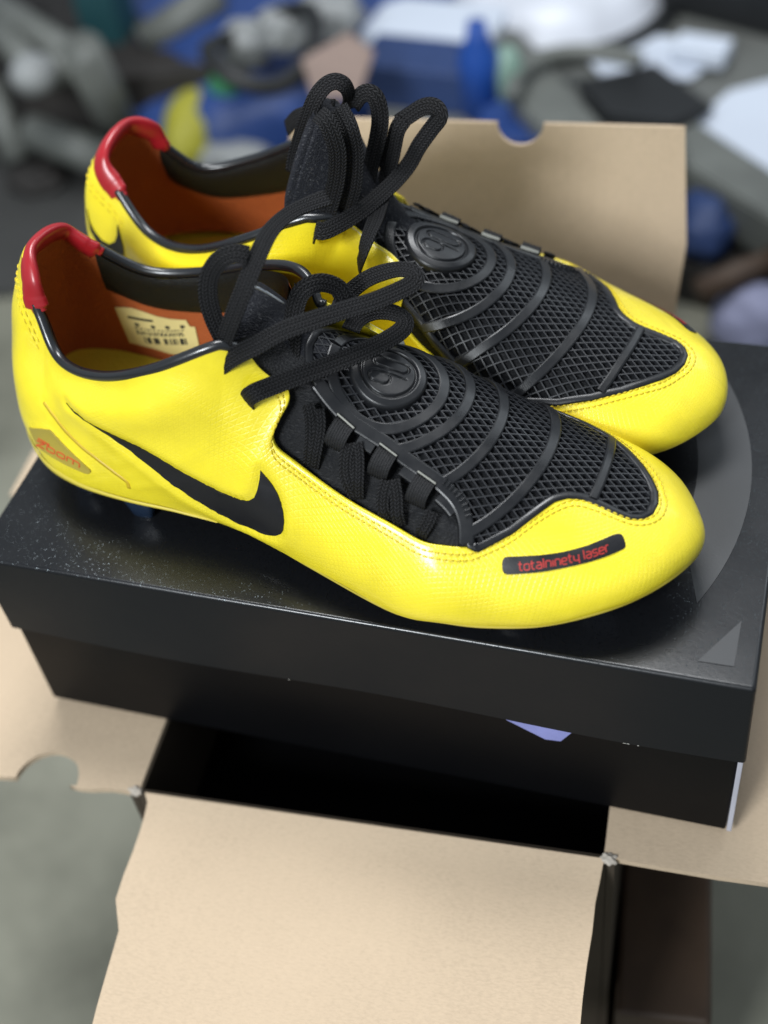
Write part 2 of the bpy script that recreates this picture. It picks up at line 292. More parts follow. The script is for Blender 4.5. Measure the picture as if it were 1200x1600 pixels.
DATA = json.loads(r'''{"RB":[[303.9,2.8,22.4,271.5,3.0,43.3,3.5,-2.3,11.2,19.9,-0.3,-0.1],[296.7,-16.0,22.5,271.5,2.3,43.4,3.4,-4.8,11.2,16.8,-9.0,-0.1],[280.9,-32.3,18.9,267.5,1.8,45.6,2.5,-6.9,11.5,9.8,-17.9,-0.1],[257.6,-45.9,14.5,251.7,1.9,50.4,0.6,-8.4,13.5,3.8,-23.8,-0.2],[234.7,-53.7,13.0,228.1,2.9,58.2,-0.2,-8.8,16.0,-0.1,-26.1,0.2],[217.1,-57.7,13.8,203.8,5.6,67.6,0.2,-8.7,18.9,0.2,-26.9,1.0],[203.0,-58.5,12.3,179.6,8.1,77.2,0.2,-6.7,20.9,0.2,-24.8,-0.1],[186.7,-55.6,11.4,155.9,6.1,86.5,0.1,-5.4,24.4,0.1,-24.4,-3.6],[154.2,-49.3,15.3,137.4,0.7,97.0,0.1,-4.1,26.1,0.1,-20.1,-7.9],[121.2,-42.3,18.4,119.4,-24.5,104.1,0.0,-6.0,25.0,0.1,-8.0,-22.1],[91.9,-42.0,18.7,89.3,-35.5,92.2,0.1,-6.0,19.9,0.2,-4.0,-18.1],[63.8,-43.4,18.5,58.8,-32.1,78.7,0.1,-5.0,14.0,0.2,-3.1,-14.2],[37.7,-42.4,18.8,33.6,-23.4,73.9,-1.0,-5.0,15.1,-1.0,-4.2,-15.1],[16.9,-35.6,18.7,22.4,-14.7,87.1,-3.5,-5.0,22.3,-0.9,-5.3,-21.5],[-0.2,-19.7,20.1,17.9,-8.7,103.1,-6.8,-5.0,26.9,-9.0,-5.0,-20.1],[-7.3,2.2,21.3,12.3,3.4,110.5,-10.9,0.9,27.3,-15.8,1.2,-20.1],[-1.8,22.5,20.6,12.7,24.7,105.8,-8.8,7.0,27.7,-13.6,7.6,-16.8],[17.6,31.8,20.2,23.0,30.8,93.8,-5.2,6.3,22.9,-4.3,6.6,-19.1],[40.9,32.9,20.0,41.9,38.5,78.2,-1.7,5.5,15.3,-2.4,4.6,-14.1],[65.1,30.3,21.0,68.3,43.8,78.8,-0.1,5.0,14.0,-0.1,3.0,-14.1],[88.1,28.5,23.0,99.8,41.5,90.8,0.1,5.9,17.9,0.3,3.8,-18.3],[108.5,28.3,24.0,126.0,27.8,101.3,0.1,6.0,22.0,0.3,8.0,-22.1],[128.5,29.9,23.0,137.5,4.7,97.9,0.1,4.2,24.2,0.2,20.7,-7.4],[150.2,35.8,20.2,155.9,8.0,86.5,0.0,5.7,22.8,0.2,24.1,-1.9],[177.8,44.6,15.6,179.6,10.2,77.3,-0.1,7.3,21.3,0.1,27.7,2.8],[207.2,49.6,13.0,203.8,7.6,67.6,-0.3,8.4,18.5,-0.2,28.1,2.2],[237.0,50.4,12.9,228.1,4.9,58.2,-0.3,9.0,16.1,-0.2,26.5,0.6],[264.9,45.9,15.1,251.7,3.9,50.4,0.7,8.0,14.2,4.0,24.1,0.1],[287.0,33.6,18.3,267.5,3.8,45.6,1.8,6.2,11.8,9.9,17.8,-0.1],[299.4,18.0,20.6,271.5,3.3,43.4,1.6,2.1,11.4,16.9,8.7,-0.1]],"pose":{"F":[-0.16035,-0.01724,-0.13022],"R":[-0.15828,0.08515,-0.17275]},"swoosh":[[11.645,0.7373],[11.332,0.6823],[10.825,0.6113],[10.381,0.5303],[10.069,0.4536],[9.703,0.3624],[9.409,0.3051],[9.145,0.2638],[8.866,0.2484],[8.718,0.258],[8.613,0.2855],[8.541,0.3283],[8.488,0.3766],[8.461,0.4152],[8.388,0.3954],[8.307,0.3699],[8.231,0.3401],[8.19,0.3027],[8.172,0.2644],[8.184,0.22],[8.226,0.1757],[8.285,0.1442],[8.409,0.106],[8.565,0.0806],[8.738,0.0646],[8.998,0.0604],[9.238,0.0906],[9.466,0.1403],[9.688,0.2009],[9.906,0.2717],[10.127,0.3446],[10.353,0.4237],[10.51,0.4855],[10.695,0.5377],[10.842,0.5854],[11.15,0.6543],[11.381,0.6998]],"medswoosh":[[16.192,0.6488],[16.288,0.5842],[16.442,0.5491],[16.63,0.5334],[16.82,0.5491],[17.025,0.6163],[17.147,0.7011],[17.183,0.7895],[17.269,0.7422],[17.311,0.6544],[17.258,0.5537],[17.039,0.5093],[16.764,0.4805],[16.512,0.4848],[16.297,0.5257]],"badge":[[13.182,0.2619],[12.747,0.3585],[12.418,0.4192],[12.353,0.4232],[12.104,0.4084],[11.843,0.3723],[11.639,0.3292],[11.474,0.2796],[11.471,0.2636],[11.543,0.2334],[11.599,0.2278],[11.814,0.2326],[12.157,0.2328],[12.499,0.2183],[12.773,0.1976],[12.966,0.1967],[13.086,0.2255]],"strip":[[3.739,0.4541],[3.736,0.4703],[3.718,0.4823],[3.682,0.4892],[3.548,0.5009],[3.384,0.5154],[3.22,0.5298],[3.054,0.5462],[2.883,0.5628],[2.714,0.5837],[2.54,0.6058],[2.356,0.6358],[2.146,0.6681],[2.023,0.6801],[1.957,0.6801],[1.892,0.6696],[1.859,0.6463],[1.835,0.6127],[1.837,0.5923],[1.862,0.5801],[1.918,0.5724],[2.058,0.5568],[2.222,0.5382],[2.423,0.5161],[2.677,0.4921],[2.926,0.47],[3.176,0.4466],[3.374,0.4303],[3.506,0.4194],[3.633,0.41],[3.683,0.4128],[3.718,0.4255]],"seam":[[12.638,0.553],[12.478,0.5533],[12.195,0.5406],[11.972,0.5095],[11.731,0.47],[11.526,0.4285],[11.314,0.3877],[11.078,0.3249],[10.893,0.27],[10.799,0.2337],[10.812,0.1843]],"fold":[[[11.977,0.5943],[11.713,0.6492],[11.442,0.698]],[[10.893,0.3882],[10.687,0.4137],[10.462,0.4529]],[[9.741,0.4338],[9.525,0.4635],[9.297,0.4962]],[[10.773,0.1882],[10.316,0.2483],[9.716,0.3115]],[[13.865,0.6928],[13.498,0.7838],[13.18,0.9111]],[[13.409,0.2777],[12.865,0.3918],[12.378,0.5234]],[[11.929,0.0942],[11.591,0.166],[11.167,0.2688]]],"topedgeLat":[[8.232,0.7499],[8.445,0.8172]],"textR":[[[3.486,0.4808],[3.48,0.4717],[3.474,0.4627],[3.468,0.4535],[3.462,0.4442],[3.459,0.4433],[3.456,0.4424],[3.453,0.4415],[3.45,0.4406],[3.444,0.4412],[3.437,0.4418],[3.43,0.4424],[3.423,0.4429]],[[3.501,0.4672],[3.487,0.4684],[3.474,0.4696],[3.461,0.4708],[3.447,0.472]],[[3.401,0.4488],[3.404,0.4546],[3.408,0.4602],[3.412,0.4657],[3.415,0.4713],[3.413,0.4725],[3.411,0.4736],[3.409,0.4748],[3.407,0.4759],[3.395,0.4771],[3.382,0.4783],[3.37,0.4795],[3.357,0.4806],[3.354,0.4799],[3.351,0.4793],[3.347,0.4786],[3.344,0.4779],[3.34,0.4722],[3.337,0.4665],[3.333,0.4608],[3.329,0.455],[3.331,0.4539],[3.333,0.4527],[3.335,0.4515],[3.337,0.4504],[3.35,0.4494],[3.363,0.4484],[3.375,0.4474],[3.388,0.4462],[3.391,0.4469],[3.394,0.4475],[3.397,0.4482],[3.401,0.4488]],[[3.322,0.4968],[3.314,0.4876],[3.307,0.4785],[3.3,0.4691],[3.292,0.4598],[3.289,0.459],[3.286,0.4581],[3.283,0.4572],[3.28,0.4563],[3.274,0.457],[3.267,0.4577],[3.26,0.4585],[3.254,0.4592]],[[3.333,0.4827],[3.321,0.4841],[3.308,0.4855],[3.295,0.487],[3.282,0.4886]],[[3.249,0.4925],[3.235,0.4939],[3.221,0.4953],[3.207,0.4968],[3.193,0.4983],[3.189,0.4977],[3.186,0.4971],[3.183,0.4964],[3.179,0.4958],[3.174,0.489],[3.169,0.4824],[3.163,0.4756],[3.158,0.4688],[3.173,0.4672],[3.188,0.4657],[3.203,0.4642],[3.218,0.4627],[3.222,0.4632],[3.225,0.4637],[3.228,0.4642],[3.231,0.4647],[3.233,0.4672],[3.235,0.4696],[3.237,0.4721],[3.239,0.4745],[3.237,0.4758],[3.235,0.477],[3.233,0.4783],[3.231,0.4796],[3.216,0.4811],[3.201,0.4826],[3.186,0.4842],[3.171,0.4857]],[[3.164,0.5161],[3.155,0.5051],[3.146,0.4942],[3.138,0.4831],[3.129,0.4718]],[[3.097,0.4746],[3.103,0.4826],[3.109,0.4904],[3.116,0.4982],[3.122,0.5059],[3.106,0.5073],[3.091,0.5087],[3.076,0.5101],[3.06,0.5116],[3.057,0.5109],[3.053,0.5102],[3.05,0.5096],[3.046,0.5089],[3.041,0.5021],[3.035,0.4952],[3.03,0.4881],[3.024,0.4812]],[[3.019,0.5156],[3.013,0.5078],[3.007,0.4999],[3.0,0.4919],[2.994,0.4838]],[[2.963,0.4865],[2.969,0.4946],[2.976,0.5027],[2.982,0.5107],[2.989,0.5186],[2.973,0.5201],[2.958,0.5216],[2.942,0.5231],[2.927,0.5245],[2.923,0.5239],[2.92,0.5232],[2.916,0.5225],[2.913,0.5218],[2.907,0.5147],[2.901,0.5075],[2.896,0.5004],[2.89,0.4931]],[[2.877,0.5119],[2.86,0.5134],[2.843,0.5152],[2.825,0.5171],[2.808,0.5191],[2.81,0.5223],[2.813,0.5253],[2.816,0.5284],[2.818,0.5315],[2.822,0.5322],[2.825,0.5329],[2.829,0.5335],[2.832,0.5342],[2.845,0.5329],[2.857,0.5316],[2.869,0.5303],[2.88,0.5291],[2.882,0.5279],[2.883,0.5267],[2.885,0.5255],[2.887,0.5242],[2.882,0.5181],[2.877,0.5119],[2.872,0.5057],[2.868,0.4994],[2.864,0.4985],[2.861,0.4977],[2.857,0.4969],[2.854,0.4961],[2.839,0.4976],[2.825,0.4992],[2.81,0.5007],[2.796,0.5022]],[[2.794,0.5528],[2.786,0.5427],[2.777,0.5323],[2.768,0.522],[2.76,0.5115],[2.757,0.5105],[2.754,0.5095],[2.75,0.5084],[2.747,0.5074],[2.741,0.508],[2.734,0.5086],[2.727,0.5092],[2.721,0.5098]],[[2.806,0.5373],[2.792,0.5388],[2.779,0.5403],[2.765,0.5419],[2.752,0.5434]],[[2.722,0.5464],[2.718,0.5405],[2.713,0.5345],[2.708,0.5286],[2.704,0.5227],[2.7,0.5217],[2.696,0.5206],[2.693,0.5196],[2.689,0.5185],[2.674,0.5202],[2.659,0.5219],[2.645,0.5235],[2.629,0.5253]],[[2.653,0.5544],[2.643,0.5426],[2.634,0.5305],[2.624,0.5183],[2.615,0.5059]],[[2.588,0.5786],[2.578,0.5662],[2.568,0.5535],[2.558,0.5409],[2.549,0.5279]],[[2.54,0.5674],[2.525,0.5691],[2.511,0.5709],[2.496,0.5727],[2.482,0.5743],[2.478,0.5735],[2.474,0.5727],[2.471,0.5719],[2.467,0.5712],[2.461,0.5633],[2.456,0.5552],[2.45,0.5473],[2.444,0.5393],[2.46,0.5376],[2.475,0.536],[2.491,0.5344],[2.506,0.5328],[2.51,0.5334],[2.513,0.534],[2.516,0.5345],[2.52,0.5351],[2.522,0.538],[2.524,0.5409],[2.526,0.5437],[2.529,0.5464],[2.527,0.5479],[2.525,0.5494],[2.523,0.5509],[2.521,0.5524],[2.506,0.5543],[2.49,0.556],[2.474,0.5576],[2.458,0.5593]],[[2.376,0.5877],[2.392,0.5856],[2.407,0.5836],[2.422,0.5816],[2.437,0.5795],[2.439,0.5783],[2.441,0.5771],[2.442,0.5758],[2.444,0.5746],[2.442,0.5721],[2.44,0.5697],[2.438,0.5672],[2.436,0.5647],[2.433,0.5642],[2.43,0.5637],[2.427,0.5632],[2.424,0.5627],[2.411,0.5638],[2.398,0.5649],[2.384,0.566],[2.371,0.5671],[2.368,0.5666],[2.365,0.566],[2.362,0.5655],[2.359,0.5649],[2.357,0.5623],[2.355,0.5596],[2.353,0.557],[2.351,0.5544],[2.353,0.5532],[2.354,0.552],[2.356,0.5508],[2.358,0.5496],[2.373,0.5479],[2.388,0.546],[2.403,0.5441],[2.418,0.5422]],[[2.335,0.5724],[2.316,0.5747],[2.296,0.5771],[2.276,0.5795],[2.257,0.5818],[2.259,0.5853],[2.262,0.5889],[2.264,0.5925],[2.267,0.596],[2.27,0.5968],[2.274,0.5976],[2.277,0.5983],[2.281,0.5991],[2.295,0.5974],[2.309,0.5956],[2.323,0.5939],[2.337,0.5923],[2.339,0.5909],[2.341,0.5894],[2.343,0.588],[2.345,0.5866],[2.34,0.5795],[2.335,0.5724],[2.33,0.5654],[2.325,0.5582],[2.321,0.5574],[2.317,0.5566],[2.314,0.5558],[2.31,0.555],[2.294,0.5569],[2.278,0.5588],[2.261,0.5607],[2.245,0.5625]],[[2.214,0.566],[2.22,0.5741],[2.226,0.5823],[2.232,0.5904],[2.238,0.5985],[2.235,0.6003],[2.232,0.6023],[2.229,0.6042],[2.226,0.6061],[2.217,0.6072],[2.208,0.6083],[2.199,0.6094],[2.189,0.6105]]],"textL":[[[2.216,0.6238],[2.208,0.6119],[2.199,0.6],[2.191,0.588],[2.182,0.5759],[2.184,0.5741],[2.186,0.5723],[2.187,0.5706],[2.189,0.5689],[2.196,0.568],[2.204,0.5671],[2.212,0.5663],[2.219,0.5654]],[[2.179,0.6118],[2.195,0.6099],[2.211,0.608],[2.226,0.6061],[2.242,0.6042]],[[2.251,0.5668],[2.256,0.574],[2.261,0.5812],[2.266,0.5883],[2.271,0.5954],[2.275,0.5962],[2.278,0.597],[2.282,0.5978],[2.286,0.5985],[2.3,0.5968],[2.314,0.595],[2.328,0.5934],[2.342,0.5917],[2.344,0.5903],[2.346,0.5889],[2.348,0.5874],[2.35,0.586],[2.345,0.5789],[2.34,0.5719],[2.334,0.5649],[2.329,0.5577],[2.326,0.5568],[2.322,0.556],[2.318,0.5552],[2.315,0.5544],[2.301,0.556],[2.287,0.5576],[2.274,0.5592],[2.26,0.5609],[2.258,0.5624],[2.256,0.5638],[2.254,0.5653],[2.251,0.5668]],[[2.406,0.5995],[2.398,0.5882],[2.389,0.577],[2.38,0.5657],[2.372,0.5542],[2.373,0.5525],[2.374,0.5508],[2.376,0.5492],[2.377,0.5475],[2.384,0.5466],[2.391,0.5457],[2.398,0.5448],[2.404,0.5439]],[[2.371,0.5883],[2.386,0.5864],[2.4,0.5845],[2.414,0.5827],[2.428,0.5808]],[[2.462,0.5764],[2.476,0.5749],[2.49,0.5733],[2.505,0.5717],[2.52,0.5698],[2.522,0.5685],[2.524,0.5671],[2.525,0.5657],[2.527,0.5644],[2.521,0.5566],[2.515,0.5488],[2.509,0.541],[2.504,0.5331],[2.488,0.5347],[2.473,0.5362],[2.457,0.5379],[2.441,0.5396],[2.439,0.5408],[2.437,0.542],[2.435,0.5432],[2.433,0.5444],[2.435,0.5472],[2.437,0.5501],[2.439,0.553],[2.441,0.556],[2.445,0.5569],[2.448,0.5578],[2.452,0.5587],[2.455,0.5596],[2.471,0.5579],[2.487,0.5562],[2.503,0.5546],[2.518,0.5527]],[[2.573,0.5805],[2.563,0.5679],[2.553,0.5553],[2.543,0.5426],[2.533,0.5296]],[[2.565,0.5262],[2.571,0.5351],[2.578,0.544],[2.585,0.5526],[2.591,0.5615],[2.607,0.5597],[2.622,0.5581],[2.637,0.5563],[2.653,0.5544],[2.655,0.5531],[2.656,0.5517],[2.658,0.5504],[2.66,0.549],[2.654,0.5417],[2.648,0.5341],[2.642,0.5265],[2.636,0.5189]],[[2.693,0.5496],[2.686,0.5413],[2.679,0.5327],[2.672,0.5242],[2.665,0.5156]],[[2.696,0.5121],[2.702,0.521],[2.709,0.5294],[2.716,0.5379],[2.722,0.5464],[2.738,0.5449],[2.753,0.5433],[2.768,0.5416],[2.783,0.5398],[2.785,0.5385],[2.787,0.5372],[2.789,0.5359],[2.791,0.5346],[2.785,0.5273],[2.778,0.5201],[2.773,0.5127],[2.767,0.5052]],[[2.805,0.5194],[2.823,0.5174],[2.84,0.5155],[2.858,0.5137],[2.874,0.5122],[2.877,0.5153],[2.879,0.5184],[2.882,0.5215],[2.884,0.5245],[2.882,0.5258],[2.881,0.527],[2.879,0.5282],[2.878,0.5294],[2.867,0.5306],[2.854,0.5319],[2.842,0.5332],[2.83,0.5345],[2.826,0.5338],[2.823,0.5331],[2.819,0.5325],[2.816,0.5318],[2.81,0.5256],[2.805,0.5194],[2.8,0.513],[2.795,0.5066],[2.797,0.5053],[2.798,0.5041],[2.8,0.5028],[2.802,0.5016],[2.816,0.5001],[2.831,0.4985],[2.846,0.4969],[2.86,0.4956]],[[2.937,0.5372],[2.929,0.5273],[2.921,0.5173],[2.913,0.5071],[2.905,0.4971],[2.906,0.4956],[2.907,0.4941],[2.909,0.4927],[2.91,0.4912],[2.917,0.4906],[2.924,0.4899],[2.93,0.4893],[2.937,0.4887]],[[2.904,0.5267],[2.918,0.5254],[2.931,0.5241],[2.945,0.5228],[2.959,0.5215]],[[2.989,0.5186],[2.984,0.5131],[2.98,0.5075],[2.975,0.5019],[2.97,0.4962],[2.972,0.4947],[2.974,0.4933],[2.976,0.4918],[2.977,0.4904],[2.993,0.4891],[3.008,0.4878],[3.024,0.4863],[3.039,0.4849]],[[3.06,0.5116],[3.051,0.5008],[3.043,0.4896],[3.034,0.4786],[3.026,0.4672]],[[3.149,0.5178],[3.14,0.5068],[3.131,0.4958],[3.122,0.4847],[3.114,0.4732]],[[3.173,0.5004],[3.187,0.4989],[3.201,0.4974],[3.215,0.4959],[3.229,0.4944],[3.231,0.4933],[3.233,0.4921],[3.235,0.4909],[3.237,0.4898],[3.231,0.4832],[3.226,0.4765],[3.221,0.4697],[3.216,0.463],[3.201,0.4645],[3.186,0.4659],[3.171,0.4674],[3.155,0.469],[3.153,0.4701],[3.151,0.4712],[3.149,0.4722],[3.147,0.4733],[3.149,0.4758],[3.151,0.4783],[3.153,0.4807],[3.155,0.4831],[3.158,0.4838],[3.162,0.4845],[3.165,0.4853],[3.169,0.486],[3.184,0.4844],[3.199,0.4829],[3.214,0.4814],[3.229,0.4799]],[[3.33,0.4831],[3.316,0.4847],[3.301,0.4863],[3.287,0.4879],[3.273,0.4896],[3.27,0.4891],[3.267,0.4886],[3.265,0.4881],[3.262,0.4877],[3.26,0.4856],[3.259,0.4835],[3.257,0.4815],[3.255,0.4794],[3.257,0.4785],[3.259,0.4775],[3.26,0.4766],[3.262,0.4757],[3.274,0.4738],[3.285,0.472],[3.297,0.4702],[3.309,0.4683],[3.31,0.4674],[3.312,0.4665],[3.314,0.4656],[3.315,0.4647],[3.314,0.4627],[3.312,0.4606],[3.31,0.4585],[3.309,0.4564],[3.306,0.4559],[3.303,0.4553],[3.3,0.4548],[3.298,0.4543],[3.283,0.4559],[3.269,0.4575],[3.255,0.4591],[3.241,0.4606]],[[3.341,0.4661],[3.359,0.4647],[3.377,0.4632],[3.395,0.4614],[3.412,0.4598],[3.414,0.4626],[3.416,0.4653],[3.418,0.4681],[3.42,0.4709],[3.418,0.4721],[3.416,0.4732],[3.414,0.4743],[3.412,0.4755],[3.399,0.4767],[3.387,0.4779],[3.374,0.4791],[3.362,0.4802],[3.358,0.4795],[3.355,0.4789],[3.352,0.4782],[3.349,0.4775],[3.345,0.4718],[3.341,0.4661],[3.337,0.4605],[3.334,0.4546],[3.336,0.4535],[3.338,0.4523],[3.34,0.4512],[3.342,0.4501],[3.357,0.4489],[3.372,0.4477],[3.386,0.4464],[3.401,0.445]],[[3.428,0.4426],[3.432,0.4489],[3.436,0.4553],[3.44,0.4615],[3.444,0.4677],[3.448,0.4684],[3.452,0.4692],[3.456,0.47],[3.461,0.4708],[3.468,0.4701],[3.476,0.4694],[3.484,0.4687],[3.492,0.468]]],"zoomR":[[[12.899,0.2384],[12.744,0.2596],[12.605,0.2755],[12.765,0.2385],[12.961,0.1903],[12.791,0.2159],[12.644,0.2341]],[[12.555,0.248],[12.54,0.2636],[12.527,0.2789],[12.505,0.2834],[12.484,0.2873],[12.397,0.2945],[12.315,0.3002],[12.299,0.299],[12.284,0.2979],[12.296,0.2828],[12.31,0.2675],[12.33,0.2638],[12.349,0.2604],[12.433,0.2541],[12.52,0.2468],[12.537,0.2474],[12.555,0.248]],[[12.239,0.2718],[12.226,0.2869],[12.213,0.3017],[12.195,0.3048],[12.177,0.3079],[12.102,0.311],[12.031,0.3128],[12.018,0.3108],[12.005,0.3088],[12.018,0.2939],[12.032,0.2785],[12.049,0.2757],[12.066,0.273],[12.136,0.2714],[12.211,0.2682],[12.225,0.27],[12.239,0.2718]],[[11.976,0.2742],[11.959,0.2941],[11.943,0.3135],[11.81,0.3114],[11.688,0.3059],[11.68,0.3034],[11.672,0.3009],[11.686,0.2834],[11.701,0.2654]],[[11.8,0.311],[11.816,0.2918],[11.832,0.2719]],[[12.835,0.2609],[12.818,0.2758],[12.732,0.2722],[12.718,0.2863]],[[12.69,0.2759],[12.676,0.2904]],[[12.648,0.2798],[12.633,0.2943]],[[12.554,0.3003],[12.641,0.2871],[12.568,0.2862]],[[12.444,0.3077],[12.52,0.303],[12.534,0.2889],[12.457,0.2938]],[[12.527,0.2959],[12.461,0.3001]]],"zoomL":[[[11.669,0.3047],[11.747,0.3093],[11.831,0.312],[11.763,0.29],[11.701,0.2654],[11.78,0.27],[11.863,0.2731]],[[11.915,0.2786],[11.902,0.2939],[11.889,0.3087],[11.901,0.3111],[11.913,0.3134],[11.978,0.3135],[12.046,0.3124],[12.064,0.3096],[12.081,0.3069],[12.093,0.2922],[12.106,0.277],[12.093,0.2749],[12.081,0.2727],[12.011,0.2741],[11.946,0.274],[11.931,0.2763],[11.915,0.2786]],[[12.172,0.2745],[12.158,0.29],[12.145,0.3049],[12.16,0.3065],[12.174,0.3081],[12.25,0.3046],[12.332,0.2991],[12.351,0.2958],[12.37,0.2924],[12.383,0.2773],[12.398,0.2616],[12.381,0.2606],[12.366,0.2594],[12.286,0.2643],[12.208,0.2683],[12.19,0.2715],[12.172,0.2745]],[[12.479,0.2506],[12.46,0.271],[12.443,0.2907],[12.638,0.272],[12.858,0.2443],[12.88,0.2395],[12.904,0.234],[12.929,0.2131],[12.961,0.1903]],[[12.656,0.2699],[12.675,0.2495],[12.697,0.2279]],[[12.457,0.2938],[12.444,0.3077],[12.545,0.288],[12.531,0.3021]],[[12.585,0.2849],[12.571,0.299]],[[12.624,0.2821],[12.61,0.2962]],[[12.694,0.2886],[12.617,0.2892],[12.708,0.2743]],[[12.818,0.2758],[12.73,0.2852],[12.744,0.2711],[12.835,0.2609]],[[12.737,0.2782],[12.813,0.27]]],"label":[[17.202,0.501],[17.379,0.5305],[17.57,0.559],[17.814,0.5656],[18.068,0.5579],[18.323,0.5573],[18.652,0.5644],[18.723,0.5159],[18.826,0.5177],[18.92,0.3721],[18.755,0.3266],[18.539,0.2667],[18.249,0.2597],[17.893,0.2641],[17.375,0.2423]],"lbars":[[[17.428,0.4213],[17.711,0.4719],[17.981,0.4984]]],"zig":[[[7.562,0.6925],[7.513,0.6479],[7.559,0.5711],[7.699,0.4791]],[[7.362,0.6947],[7.357,0.6425],[7.474,0.5593],[7.636,0.4772]],[[6.802,0.6302],[6.901,0.5757],[6.95,0.5192],[6.876,0.4558]],[[6.66,0.6438],[6.646,0.5987],[6.704,0.5361],[6.833,0.4588]],[[6.058,0.5637],[6.155,0.5172],[6.209,0.468],[6.142,0.4317]],[[5.921,0.578],[5.871,0.5312],[5.882,0.4796],[5.883,0.4341]],[[5.076,0.5446],[5.141,0.5051],[5.274,0.4608],[5.348,0.4374]]],"lacesF":[[[120.1,-22.0,105.0],[124.4,-20.0,114.5],[128.3,-14.0,124.6],[129.5,-3.0,131.6],[128.1,12.0,133.4],[128.6,26.0,131.8],[131.8,36.0,130.1],[136.9,44.0,129.3]],[[116.7,-18.0,102.2],[113.9,-17.0,111.3],[112.5,-15.0,119.7],[113.4,-12.0,127.4],[117.9,-9.0,133.6],[123.0,-6.0,135.1],[127.0,-4.0,133.3]],[[113.9,-19.0,81.7],[116.7,-25.0,91.6],[121.2,-26.0,97.5],[127.6,-24.0,102.0],[134.3,-22.0,105.9],[143.0,-16.0,110.1],[150.7,-9.0,111.0],[158.8,2.0,109.3],[167.7,12.0,108.2],[174.0,22.0,107.0],[177.4,30.0,106.1],[176.6,34.0,107.3],[170.7,36.0,106.8],[163.5,36.0,104.3],[154.9,35.0,99.7],[148.4,31.0,94.8],[147.6,25.0,94.3],[149.2,18.0,94.9]],[[126.7,-22.0,70.4],[129.3,-29.0,82.2],[133.8,-30.0,88.1],[139.6,-25.0,89.3],[149.7,-19.0,92.5],[159.3,-10.0,93.2],[167.4,2.0,91.8],[172.9,14.0,89.9],[175.0,22.0,89.2],[172.9,27.0,89.7],[167.5,28.0,90.6],[161.7,27.0,90.7],[156.7,25.0,89.2],[155.0,20.0,89.4],[155.5,14.0,90.0]],[[151.3,20.0,99.6],[149.2,20.0,104.9],[144.7,17.0,108.8],[140.5,13.0,109.3],[137.5,9.0,106.6],[137.2,3.0,101.0],[138.0,-4.0,92.1],[138.8,-11.0,83.1],[141.1,-18.0,81.3]]],"lacesR":[[[129.0,33.0,93.3],[133.7,38.0,100.4],[137.2,38.0,100.9],[141.5,32.0,101.3],[145.6,22.0,101.3],[148.9,10.0,101.8],[152.5,-2.0,103.9],[155.7,-9.0,108.1],[159.6,-12.0,115.6],[164.4,-16.0,122.7],[167.8,-18.0,127.6],[164.7,-20.0,130.2],[159.3,-20.0,129.6],[153.7,-17.0,126.4],[149.4,-14.0,123.7]],[[150.7,36.0,84.4],[155.7,41.0,93.8],[156.8,39.0,97.9],[156.1,33.0,100.0],[153.8,23.0,99.8],[149.7,10.0,98.8],[146.0,-3.0,100.3],[148.4,-7.0,111.2],[150.6,-10.0,122.3],[152.6,-13.0,126.1]],[[109.1,12.0,107.5],[110.5,10.0,114.5],[114.2,9.0,124.1],[118.3,8.0,133.4],[121.7,5.0,141.2],[124.5,0.0,145.1],[128.2,-3.0,146.0],[131.3,-5.0,143.1],[131.0,-7.0,136.8],[128.0,-8.0,130.3]],[[128.2,14.0,140.7],[133.5,18.0,141.3],[137.2,20.0,135.7],[138.8,21.0,128.2],[137.5,22.0,117.8],[134.8,24.0,107.5],[131.8,26.0,99.1]],[[132.0,-8.0,132.5],[135.6,-10.0,137.1],[140.3,-10.0,138.4],[143.5,-9.0,135.3],[144.7,-7.0,127.6],[143.3,-4.0,118.4],[140.3,-1.0,107.0],[138.6,3.0,97.8],[137.1,6.0,91.1]],[[133.6,6.0,139.9],[140.8,12.0,135.2],[142.8,14.0,124.6],[141.8,17.0,110.7],[138.4,20.0,99.1]],[[143.9,-9.0,118.6],[145.7,-8.0,108.4],[145.3,-5.0,97.3],[143.6,0.0,88.5],[142.4,5.0,84.8]],[[90.8,-16.0,109.7],[97.1,-15.0,116.3],[105.6,-12.0,121.7],[115.0,-8.0,127.5],[124.2,-4.0,132.6]]]}''')

# ------------------------------------------------------------------ the carton and the floor
FZ = -0.33
def floor_mat():
    m = mat('grey_green_concrete', (.16, .17, .14), .7); t = NT(m); ob = t.coords()
    t.l(t.ramp(t.noise(ob, 3.2, 6, .6), [(.32, (.10, .10, .075)), (.5, (.215, .212, .165)), (.68, (.29, .285, .225))]), t.b.inputs['Base Color'])
    t.normal(t.bump(t.noise(ob, 60, 4), .002, .4)); return m
fl = link('floor', [(-6, -3, FZ), (6, -3, FZ), (6, 9, FZ), (-6, 9, FZ)], [(0, 1, 2, 3)], floor_mat(), smooth=False); tag(fl, kind='structure')

